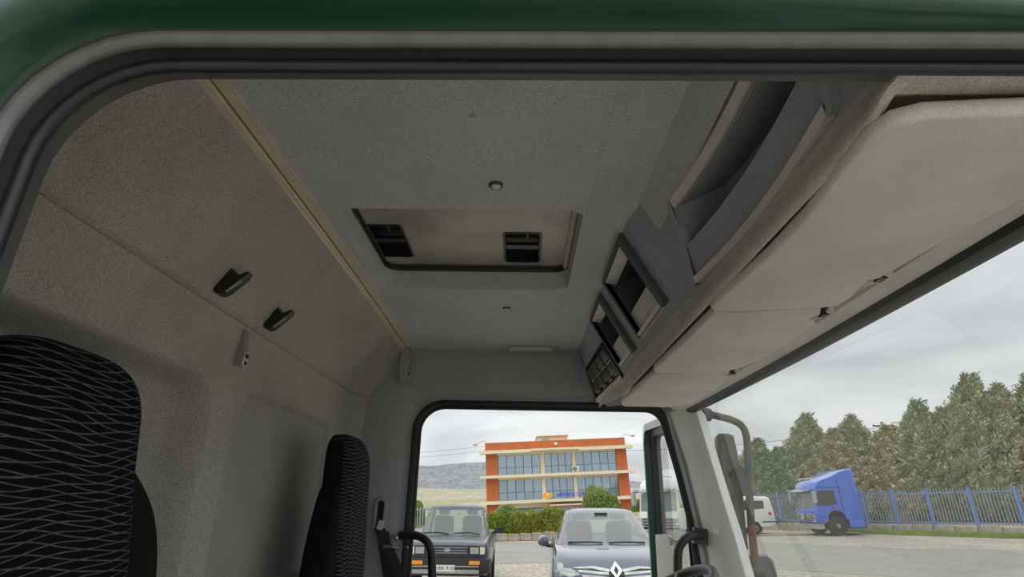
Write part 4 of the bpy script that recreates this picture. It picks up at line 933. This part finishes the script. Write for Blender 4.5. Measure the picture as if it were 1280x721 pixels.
# ================================================================== VEHICLES
from mathutils.bvhtree import BVHTree
mat('car_slate', (.075, .085, .12), .28, metal=.35, coat=.9)
mat('pickup_navy', (.035, .042, .058), .38, coat=.5, var=.2, vscale=5)
mat('car_black', (.02, .02, .022), .5)
mat('lamp_clear', (.34, .36, .36), .12, spec=.9)
mat('lamp_cream', (.70, .66, .45), .3)
mat('amber', (.85, .30, .02), .35)
mat('plate_white', (.72, .71, .66), .5)
mat('plate_ink', (.03, .03, .05), .6)
mat('seat_grey', (.07, .075, .08), .9)
mat('dull_chrome', (.42, .41, .40), .35, metal=.7, var=.2, vscale=12)
glass('car_glass', (.62, .70, .68), 1.6, 0, .13)
def bvh_of(mb): return BVHTree.FromPolygons([tuple(p) for p in mb.v], [tuple(f) for f in mb.f])
def decal(bv, poly, off, th, axis='y', sign=1, far=3.0):  # patch that follows a body: poly in (x, z) seen along +y, or (y, z) seen along +x
    cx = sum(p[0] for p in poly)/len(poly); cz = sum(p[1] for p in poly)/len(poly)
    def hit(a, z):
        o = Vector((a, -far*sign, z)) if axis == 'y' else Vector((-far*sign, a, z)); d = Vector((0, sign, 0)) if axis == 'y' else Vector((sign, 0, 0))
        h = bv.ray_cast(o, d)[0]
        return (h if h is not None else None), d
    loops = []; last = None
    for k in (1, .8, .55, .3, .08):
        lp = []
        for a, z in poly:
            q = (lerp(cx, a, k), lerp(cz, z, k)); h, d = hit(*q)
            if h is None:
                h2, d = hit(lerp(q[0], cx, .15), lerp(q[1], cz, .15)); h = h2 if h2 is not None else last
                if h is None: h = Vector((q[0], 0, q[1])) if axis == 'y' else Vector((0, q[0], q[1]))
                h = Vector((q[0], h.y, q[1])) if axis == 'y' else Vector((h.x, q[0], q[1]))
            last = h; lp.append(h-d*off)
        loops.append(lp)
    d = Vector((0, sign, 0)) if axis == 'y' else Vector((sign, 0, 0))
    mb = MB(); mb.loft([[p+d*(off+th) for p in loops[0]]]+loops, True, False, True); return mb
def car_body(st):
    lp = []
    for y, zb, hb, hm, zm, hs, zs_, zc in st:
        half = [(0, zb), (hb*.6, zb), (hb, zb), (lerp(hb, hm, .8), lerp(zb, zm, .35)), (hm, zm), (lerp(hm, hs, .25), lerp(zm, zs_, .65)), (hs, zs_), (hs*.72, lerp(zs_, zc, .62)), (hs*.38, lerp(zs_, zc, .92)), (0, zc)]
        lp.append([Vector((x, y, z)) for x, z in half]+[Vector((-x, y, z)) for x, z in half[-2:0:-1]])
    mb = MB(); mb.loft(lp, True, True, True); return mb
def greenhouse(t, paint, base, roof, nf=6, glass_m='car_glass'):
    # base / roof: (y_front, y_rear, half width front, half width rear, z); panes are parts, pillars and roof one shell
    def ring(b, bow=.10, ins=0):
        yf, yr, wf, wr, z = b; pts = []
        for i in range(nf+1): u = -1+2*i/nf; pts.append(Vector((u*wf*.93, yf+bow*u*u, z)))
        pts += [Vector((wf, yf+bow+.10, z)), Vector((lerp(wf, wr, .45)+.01, lerp(yf, yr, .46), z)), Vector((lerp(wf, wr, .5)+.01, lerp(yf, yr, .50), z)), Vector((wr+.005, lerp(yf, yr, .93), z)), Vector((wr*.94, yr, z))]
        pts += [Vector((-wr*.94, yr, z)), Vector((-wr-.005, lerp(yf, yr, .93), z)), Vector((-lerp(wf, wr, .5)-.01, lerp(yf, yr, .50), z)), Vector((-lerp(wf, wr, .45)-.01, lerp(yf, yr, .46), z)), Vector((-wf, yf+bow+.10, z))]
        return pts
    def mixb(t_, bulge_=0): return tuple(lerp(a, b, t_) for a, b in zip(base, roof))
    B, T = mixb(.0), mixb(.90); R = roof
    rb, rt_, rr = ring(B), ring(T), ring(R)
    ym = (roof[0]+roof[1])/2
    top = [Vector((p.x*.8, lerp(p.y, ym, .12), p.z+.03)) for p in rr]; top2 = [Vector((p.x*.4, lerp(p.y, ym, .5), p.z+.045)) for p in rr]
    n = len(rb); glassq = {'windscreen': range(nf), 'side_window': (nf+1, nf+3), 'rear_window': (nf+5,), 'side_window_': (nf+7, nf+9)}
    gl = set(i for v in glassq.values() for i in v)
    mb = MB(); mb.loft([rt_, rr, top, top2], True, False, True)
    for i in range(n):
        if i not in gl: mb.add([rb[i], rb[(i+1) % n], rt_[(i+1) % n], rt_[i]], [(0, 1, 2, 3)])
    sh = mb.build('roof_and_pillars', paint, t, smooth=50)
    mb = MB(); mb.loft([[rb[i] for i in range(nf+1)], [lerp(rb[i], rt_[i], .5)+Vector((0, -.012, .008)) for i in range(nf+1)], [rt_[i] for i in range(nf+1)]], closed=False); mb.build('windscreen', glass_m, t)
    for k, v in glassq.items():
        if k == 'windscreen': continue
        for i in v: mb = MB(); mb.add([rb[i], rb[(i+1) % n], rt_[(i+1) % n], rt_[i]], [(0, 1, 2, 3)]); mb.build(k.rstrip('_'), glass_m, t)
    return rb, rt_
def wheel(t, x, y, r, w):
    mb = MB(); mb.lathe([(r*.62, -w/2), (r*.96, -w/2), (r, -w*.35), (r, w*.35), (r*.96, w/2), (r*.62, w/2)], (x, y, r), (1, 0, 0), 28); wh = mb.build('tyre', 'tyre', t)
    mb = MB(); mb.lathe([(r*.63, -w*.42), (r*.60, w*.42)], (x, y, r), (1, 0, 0), 20); mb.build('rim', 'wheel_steel', wh)
def car_seat(t, x, y, z, m='seat_grey', w=.46):
    mb = MB(); mb.prism([Vector((x+a, y, z+b)) for a, b in rrect(-w/2, w/2, 0, .50, .10, 4)], (0, .12, 0), .02); s_ = mb.build('seat_back', m, t)
    mb = MB(); mb.prism([Vector((x+a, y+.02, z+b)) for a, b in rrect(-.13, .13, .52, .70, .06, 4)], (0, .09, 0), .02); mb.build('headrest', m, s_)
def strip_text(t, s_, px, z, y, size, m):
    vs, fs = text_mesh(s_, size, .001); mb = MB(); mb.add([Vector((px+v.x, y-v.z, z+v.y)) for v in vs], fs); return mb.build('lettering', m, t, smooth=0)
# ---------------- dark slate hatchback with the diamond badge
hc = thing('hatchback_car', (0, 0, 0), 'dark slate hatchback with diamond badge parked facing the cab', 'car')
st = [(0.00, .34, .50, .60, .52, .40, .70, .735), (.05, .26, .66, .74, .52, .56, .76, .80), (.14, .22, .76, .84, .56, .68, .86, .89), (.30, .20, .82, .895, .60, .77, .925, .955), (.55, .20, .85, .905, .62, .81, .975, 1.005), (.85, .20, .86, .905, .64, .825, 1.01, 1.04), (1.10, .20, .86, .90, .66, .83, 1.03, 1.06), (1.35, .20, .86, .90, .68, .83, 1.04, 1.065), (2.2, .20, .86, .90, .68, .83, 1.05, 1.06), (3.2, .22, .86, .90, .70, .82, 1.07, 1.08), (3.8, .26, .84, .88, .72, .80, 1.08, 1.09), (4.10, .32, .76, .82, .75, .74, 1.02, 1.05), (4.2, .45, .66, .72, .75, .66, .92, .95)]
bm_ = car_body(st); bv = bvh_of(bm_); bm_.build('body', 'car_slate', hc, smooth=55)
greenhouse(hc, 'car_slate', (1.12, 4.02, .80, .76, 1.045), (2.02, 3.72, .575, .56, 1.535))
for s_ in (-1, 1):
    D = lambda P: [(s_*a, z) for a, z in P]
    hl = decal(bv, D([(.50, .735), (.62, .80), (.78, .87), (.845, .86), (.85, .76), (.80, .70), (.64, .69)]), .006, .02).build('headlight', 'lamp_clear', hc)
    decal(bv, D([(.56, .735), (.70, .755), (.80, .76), (.79, .72), (.64, .70)]), .012, .01).build('lamp_reflector', 'dull_chrome', hl)
    decal(bv, D([(.74, .66), (.80, .67), (.83, .58), (.80, .46), (.77, .46), (.79, .58)]), .006, .02).build('running_lamp', 'lamp_clear', hc)
    decal(bv, D([(.085, .80), (.30, .838), (.50, .828), (.62, .812), (.50, .806), (.30, .812), (.10, .768)]), .010, .02).build('chrome_strip', 'dull_chrome', hc)
    for k, (za, zb_) in enumerate(((.765, .735), (.715, .690), (.670, .648), (.63, .61))):
        decal(bv, D([(.11, za-.0), (.54-.05*k, za+.028-.012*k), (.52-.05*k, zb_+.028-.012*k), (.11, zb_)]), .010, .01).build('grille_bar', 'dull_chrome', hc)
    # wing mirror
    mb = MB(); mb.lathe([(.02, -.10), (.075, -.08), (.09, 0), (.075, .06), (.03, .075)], (s_*1.02, 1.30, 1.09), (s_*.25, 1, 0), 16); wm = mb.build('wing_mirror', 'car_slate', hc)
    mb = MB(); mb.tube([(s_*.86, 1.32, 1.02), (s_*.93, 1.32, 1.02), (s_*1.0, 1.32, 1.04)], .03, 8); mb.build('mirror_stalk', 'car_black', wm)
    for y in (.85, 3.4): wheel(hc, s_*.79, y, .33, .21)
    car_seat(hc, s_*.36, 2.45, .86)
    mb = MB(); mb.tube([(-.02+s_*.05, 1.12, 1.075), (s_*.30+.02, 1.135, 1.085), (s_*.62, 1.22, 1.075)], .012, 6); mb.build('wiper', 'car_black', hc)
decal(bv, [(-.60, .66), (-.56, .80), (-.30, .82), (-.09, .79), (.09, .79), (.30, .82), (.56, .80), (.60, .66), (.46, .60), (-.46, .60)], .003, .01).build('grille', 'car_black', hc)
decal(bv, [(-.62, .30), (-.56, .42), (.56, .42), (.62, .30), (.4, .25), (-.4, .25)], .004, .01).build('lower_intake', 'car_black', hc)
bd = decal(bv, [(0, .895), (.085, .79), (0, .68), (-.085, .79)], .022, .02); bdo = bd.build('diamond_badge', 'chrome', hc)
decal(bv, [(0, .845), (.036, .79), (0, .735), (-.036, .79)], .026, .004).build('badge_centre', 'car_black', bdo)
mb = MB(); mb.box((0, 1.92, 1.46), (.22, .05, .10)); mb.build('rear_view_mirror', 'car_black', hc)
hp = ext(768, 700, 8.75); hc.matrix_world = Matrix.Rotation(-math.radians(1.2), 4, 'Y') @ Matrix.Translation((hp.x, 8.75, .17)) @ Matrix.Rotation(math.radians(-2.2), 4, 'Z')
# ---------------- old dark pickup
pc = thing('pickup_truck', (0, 0, 0), 'old dark pickup truck with white number plate parked facing the cab', 'pickup')
st = [(0.00, .52, .70, .78, .66, .74, .99, 1.00), (.05, .46, .74, .815, .68, .765, 1.03, 1.045), (.25, .42, .78, .84, .70, .78, 1.06, 1.085), (.7, .40, .80, .845, .72, .785, 1.085, 1.115), (1.15, .40, .80, .845, .74, .79, 1.11, 1.14), (1.3, .40, .80, .845, .74, .79, 1.115, 1.13), (2.9, .42, .80, .845, .76, .79, 1.12, 1.13), (3.0, .44, .80, .845, .76, .80, 1.10, 1.10), (4.85, .46, .80, .84, .76, .80, 1.10, 1.10), (4.92, .52, .74, .78, .78, .76, 1.06, 1.06)]
bm_ = car_body(st); bv = bvh_of(bm_); bm_.build('body', 'pickup_navy', pc, smooth=45)
greenhouse(pc, 'pickup_navy', (1.20, 2.86, .765, .75, 1.12), (1.72, 2.74, .62, .62, 1.70), nf=6)
decal(bv, [(-.40, .83), (-.40, .985), (.40, .985), (.40, .83)], .006, .01).build('grille', 'car_black', pc)
for z in (.955, .905, .858): decal(bv, [(-.39, z-.012), (-.39, z+.012), (.39, z+.012), (.39, z-.012)], .016, .01).build('grille_bar', 'mullion', pc)
decal(bv, [(.07*math.cos(a), .91+.035*math.sin(a)) for a in [2*PI*k/16 for k in range(16)]], .024, .01).build('grille_emblem', 'dull_chrome', pc)
for s_ in (-1, 1):
    D = lambda P: [(s_*a, z) for a, z in P]
    decal(bv, D([(.42, .83), (.42, .985), (.74, .985), (.74, .83)]), .006, .01).build('lamp_bezel', 'car_black', pc)
    decal(bv, D([(.46, .845), (.46, .965), (.63, .965), (.63, .845)]), .020, .02).build('headlight', 'lamp_clear', pc)
    decal(bv, D([(.655, .835), (.655, .975), (.75, .965), (.75, .845)]), .020, .02).build('corner_lamp', 'lamp_cream', pc)
    mb = MB(); mb.box((s_*.56, -.185, .70), (.21, .03, .065)); mb.build('indicator', 'amber', pc)
    mb = MB(); mb.box((s_*.99, 1.45, 1.22), (.17, .09, .13), Matrix.Rotation(.1*s_, 3, 'Z')); wm = mb.build('wing_mirror', 'car_black', pc)
    mb = MB(); mb.tube([(s_*.83, 1.46, 1.16), (s_*.93, 1.46, 1.19)], .022, 8); mb.build('mirror_stalk', 'car_black', wm)
    for y in (.80, 3.75): wheel(pc, s_*.74, y, .35, .22)
    car_seat(pc, s_*.34, 2.25, 1.0)
    mb = MB(); mb.tube([(-.05+s_*.34-.28, 1.16, 1.165), (s_*.34, 1.175, 1.18), (s_*.34+.24, 1.19, 1.145)], .013, 6); mb.build('wiper', 'car_black', pc)
    mb = MB(); mb.box((s_*.852, 2.05, .86), (.012, .14, .03)); mb.build('door_handle', 'car_black', pc)
mb = MB(); mb.loft([[Vector((x, y+dy, z)) for y, z in ((-.02, .50), (-.17, .53), (-.18, .66), (-.165, .76), (-.02, .78))] for x, dy in ((-.88, .20), (-.84, .06), (-.6, .0), (.6, .0), (.84, .06), (.88, .20))], True, True, True); bp_ = mb.build('bumper', 'car_black', pc)
mb = MB(); mb.box((0, -.185, .545), (1.3, .02, .07)); mb.build('bumper_chrome', 'dull_chrome', bp_)
mb = MB(); mb.box((0, -.188, .635), (1.30, .012, .025)); mb.build('bumper_chrome', 'dull_chrome', bp_)
mb = MB(); mb.box((0, -.205, .605), (.37, .012, .115)); pl_ = mb.build('number_plate', 'plate_white', pc)
strip_text(pl_, 'NBK 9126', 0, .605, -.2125, .092, 'plate_ink')
mb = MB(); mb.tube([(.30+.17*math.cos(a), 1.95+.05*math.sin(a), 1.18+.16*math.sin(a)) for a in [2*PI*k/20 for k in range(20)]], .013, 6, closed=True); mb.build('steering_wheel', 'car_black', pc)
ppos = ext(557, 700, 12.3); pc.matrix_world = Matrix.Rotation(-math.radians(.6), 4, 'Y') @ Matrix.Translation((ppos.x, 12.3, .04)) @ Matrix.Rotation(math.radians(1.0), 4, 'Z')
# ---------------- lorry tractor units parked by the fence
def lorry(px, py, yaw, paint, label, dist=None, k=1.0):
    t = thing('lorry_cab', (0, 0, 0), label, 'lorry')
    W_ = 2.45
    prof = [(.10, .62), (0, .70), (-.01, 1.28), (.03, 1.36), (.16, 2.30), (.18, 2.42), (.26, 2.66), (.42, 2.80), (.75, 2.88), (1.3, 3.05), (1.9, 3.32), (2.35, 3.42), (2.55, 3.44), (2.62, 3.36), (2.66, 2.0), (2.68, .95), (2.62, .80), (1.75, .80), (1.70, 1.02), (1.50, 1.22), (1.20, 1.28), (.92, 1.20), (.74, 1.0), (.70, .72), (.45, .60)]
    prof_lo = prof
    c = Vector((1.3, 0, 1.9)); lp = []
    for y, ins in ((0.0, .10), (.03, .035), (.12, .0), (W_/2, -.0), (W_-.12, .0), (W_-.03, .035), (W_, .10)):
        lp.append([Vector((x+(.0 if x > .5 else (.14*((y-W_/2)/(W_/2))**2 if z > .6 else 0))+(c.x-x)*ins*.35, y, z+(c.z-z)*ins*.35)) for x, z in prof])
    mb = MB(); mb.loft(lp, True, True, True); bv = bvh_of(mb); mb.build('cab_body', paint, t, smooth=40)
    dx = lambda P, off, th: decal(bv, P, off, th, 'x', 1)
    dy = lambda P, off, th: decal(bv, P, off, th, 'y', 1)
    dx([(.14, 1.42), (.18, 2.22), (.5, 2.27), (1.2, 2.29), (1.95, 2.27), (2.27, 2.22), (2.31, 1.42), (1.2, 1.38)], .012, .01).build('windscreen', 'grey_glass', t)
    g = dx([(.12, .66), (.10, 1.10), (.6, 1.14), (1.85, 1.14), (2.35, 1.10), (2.33, .66)], .02, .01).build('grille', 'truck_grey', t)
    for z in (.80, .93, 1.05): dx([(.3, z-.03), (.25, z+.03), (2.2, z+.03), (2.15, z-.03)], .035, .01).build('grille_slat', 'car_black', g)
    cy, cz = W_/2, .95; em = dx([(cy+.17*math.cos(a), cz+.17*math.sin(a)) for a in [2*PI*q/20 for q in range(20)]], .05, .01).build('emblem_disc', 'car_black', g)
    mb = MB(); fx = min(v.co.x for v in em.data.vertices)+ORG[em.name].x-.02
    mb.tube([(fx, cy+.17*math.cos(a), cz+.17*math.sin(a)) for a in [2*PI*q/24 for q in range(24)]], .016, 6, closed=True)
    mb.build('emblem_ring', 'chrome', em)
    for q in range(3): a = PI/2+q*2*PI/3; mb = MB(); mb.tube([(fx, cy, cz), (fx, cy+.16*math.cos(a), cz+.16*math.sin(a))], [.028, .006], 6); mb.build('emblem_point', 'chrome', em)
    dx([(.15, .40+.22), (.15, .72), (2.3, .72), (2.3, .62)], .03, .01).build('bumper_strip', 'car_black', t)
    mb = MB(); mb.box2((.12, .10, .36), (.5, W_-.10, .62)); mb.build('bumper', 'truck_grey', t)
    for y in (.28, W_-.28): dx([(y-.16, .70), (y-.18, .84), (y+.18, .84), (y+.16, .70)], .03, .01).build('headlight', 'lamp_clear', t)
    mb = MB(); mb.loft([[Vector((x, y, z)) for x, z in ((.20, 2.42), (-.16, 2.32), (-.20, 2.28), (-.17, 2.27), (.16, 2.34))] for y in (.12, .6, 1.85, W_-.12)], True, True, True); vz = mb.build('sun_shield', 'grey_glass', t)
    for y in (.2, W_-.2): mb = MB(); mb.box((-.17, y, 2.36), (.10, .26, .10)); mb.build('shield_lamp', 'lamp_clear', vz)
    sw1 = dy([(.22, 1.55), (.30, 2.26), (.5, 2.33), (1.32, 2.33), (1.36, 1.60), (.8, 1.52)], .012, .01).build('side_window', 'dark_glass', t)
    dy([(.20, 2.47), (.24, 2.50), (1.75, 2.50), (1.75, 2.47)], .02, .01).build('drip_rail', 'car_black', t)
    dy([(1.62, 1.05), (1.60, 2.95), (1.64, 2.96), (1.66, 1.05)], .006, .005).build('panel_gap', 'car_black', t)
    dy([(.30, 1.42), (.30, 1.46), (1.55, 1.46), (1.55, 1.42)], .008, .005).build('panel_gap', 'truck_blue_matt' if paint == 'truck_blue' else 'truck_grey', t)
    dy([(1.02, 1.36), (1.02, 1.42), (1.24, 1.42), (1.24, 1.36)], .02, .01).build('door_handle', 'bark', t)
    mb = MB(); mb.box((.10, -.22, 2.0), (.14, .20, .62)); m1 = mb.build('mirror', 'truck_grey', t)
    mb = MB(); mb.tube([(.18, 0, 2.3), (.12, -.20, 2.32)], .025, 6); mb.build('mirror_arm', 'car_black', m1)
    mb = MB(); mb.box((.10, W_+.22, 2.0), (.14, .20, .62)); mb.build('mirror', 'truck_grey', t)
    for y in (.16, W_-.16):
        mb = MB(); mb.lathe([(.30, -.15), (.48, -.15), (.50, -.10), (.50, .10), (.48, .15), (.30, .15)], (1.22, y+.0, .50), (0, 1, 0), 28); wh = mb.build('tyre', 'tyre', t)
        mb = MB(); mb.lathe([(.31, -.14), (.18, -.06), (.10, -.17), (.02, -.18), (.02, .10), (.31, .1)], (1.22, y+.0, .50), (0, 1, 0), 20); mb.build('rim', 'wheel_steel', wh)
    mb = MB(); mb.box2((.6, .35, .35), (2.9, W_-.35, .78)); mb.build('chassis', 'tyre', t)
    mb = MB(); mb.box2((1.85, .02, .42), (2.66, .10, .86)); mb.build('side_skirt', paint, t)
    mb = MB(); mb.tube([(.5, .5, 2.9), (.45, .5, 2.98), (.45, W_-.5, 2.98), (.5, W_-.5, 2.9)], .035, 8); mb.build('roof_bar', 'chrome', t)
    g0 = extg(px, py)
    t.matrix_world = TM @ Matrix.Translation((g0.x, g0.y, 0)) @ Matrix.Rotation(yaw, 4, 'Z') @ Matrix.Diagonal((k, k, k, 1))
lorry(1023, 670.5, 0, 'truck_blue', 'blue high roof lorry cab parked by the blue fence', k=.90)
lorry(852, 681, math.radians(38), 'white_paint', 'white lorry cab seen through the open driver door window', k=.95)
# ---------------- white van
vn = thing('van', (0, 0, 0), 'white van with small red badge beside the blue lorry', 'van')
prof = [(0, .45), (-.05, .75), (.0, 1.0), (.7, 1.15), (1.35, 1.75), (1.6, 1.86), (3.2, 1.90), (4.3, 1.88), (4.5, 1.80), (4.62, 1.2), (4.66, .75), (4.60, .42), (4.2, .36), (3.9, .36), (3.8, .58), (3.55, .66), (3.3, .58), (3.2, .34), (1.3, .34), (1.2, .58), (.95, .66), (.7, .58), (.6, .36)]
lp = []
for y, ins in ((0, .06), (.05, .015), (.14, 0), (.85, -.0), (1.56, 0), (1.65, .015), (1.70, .06)): lp.append([Vector((x+(2.3-x)*ins, y, z+(1.0-z)*ins)) for x, z in prof])
mb = MB(); mb.loft(lp, True, True, True); bv = bvh_of(mb); mb.build('body', 'white_paint', vn, smooth=40)
for P in ([(1.25, 1.22), (1.55, 1.68), (2.2, 1.70), (2.2, 1.22)], [(2.3, 1.22), (2.3, 1.70), (3.25, 1.70), (3.25, 1.22)], [(3.35, 1.24), (3.35, 1.70), (4.12, 1.66), (4.10, 1.28)]): decal(bv, P, .01, .01).build('side_window', 'dark_glass', vn)
bdg = decal(bv, [(4.36+.09*math.cos(a), 1.02+.09*math.sin(a)) for a in [2*PI*q/18 for q in range(18)]], .012, .01).build('red_badge', 'red_paint', vn)
decal(bv, [(3.9, .60), (3.9, .66), (4.55, .66), (4.55, .60)], .01, .01).build('side_strip', 'car_black', vn)
for x in (.95, 3.55):
    for y in (.12, 1.58): mb = MB(); mb.lathe([(.20, -.09), (.31, -.09), (.32, -.05), (.32, .05), (.31, .09), (.20, .09)], (x, y, .32), (0, 1, 0), 24); wh = mb.build('tyre', 'tyre', vn); mb = MB(); mb.lathe([(.21, -.08), (.05, -.1), (.05, .08), (.21, .08)], (x, y, .32), (0, 1, 0), 16); mb.build('rim', 'wheel_steel', wh)
g0 = extg(974, 668); vn.matrix_world = TM @ Matrix.Translation((g0.x-4.66, g0.y, 0)) @ Matrix.Rotation(0, 4, 'Z')
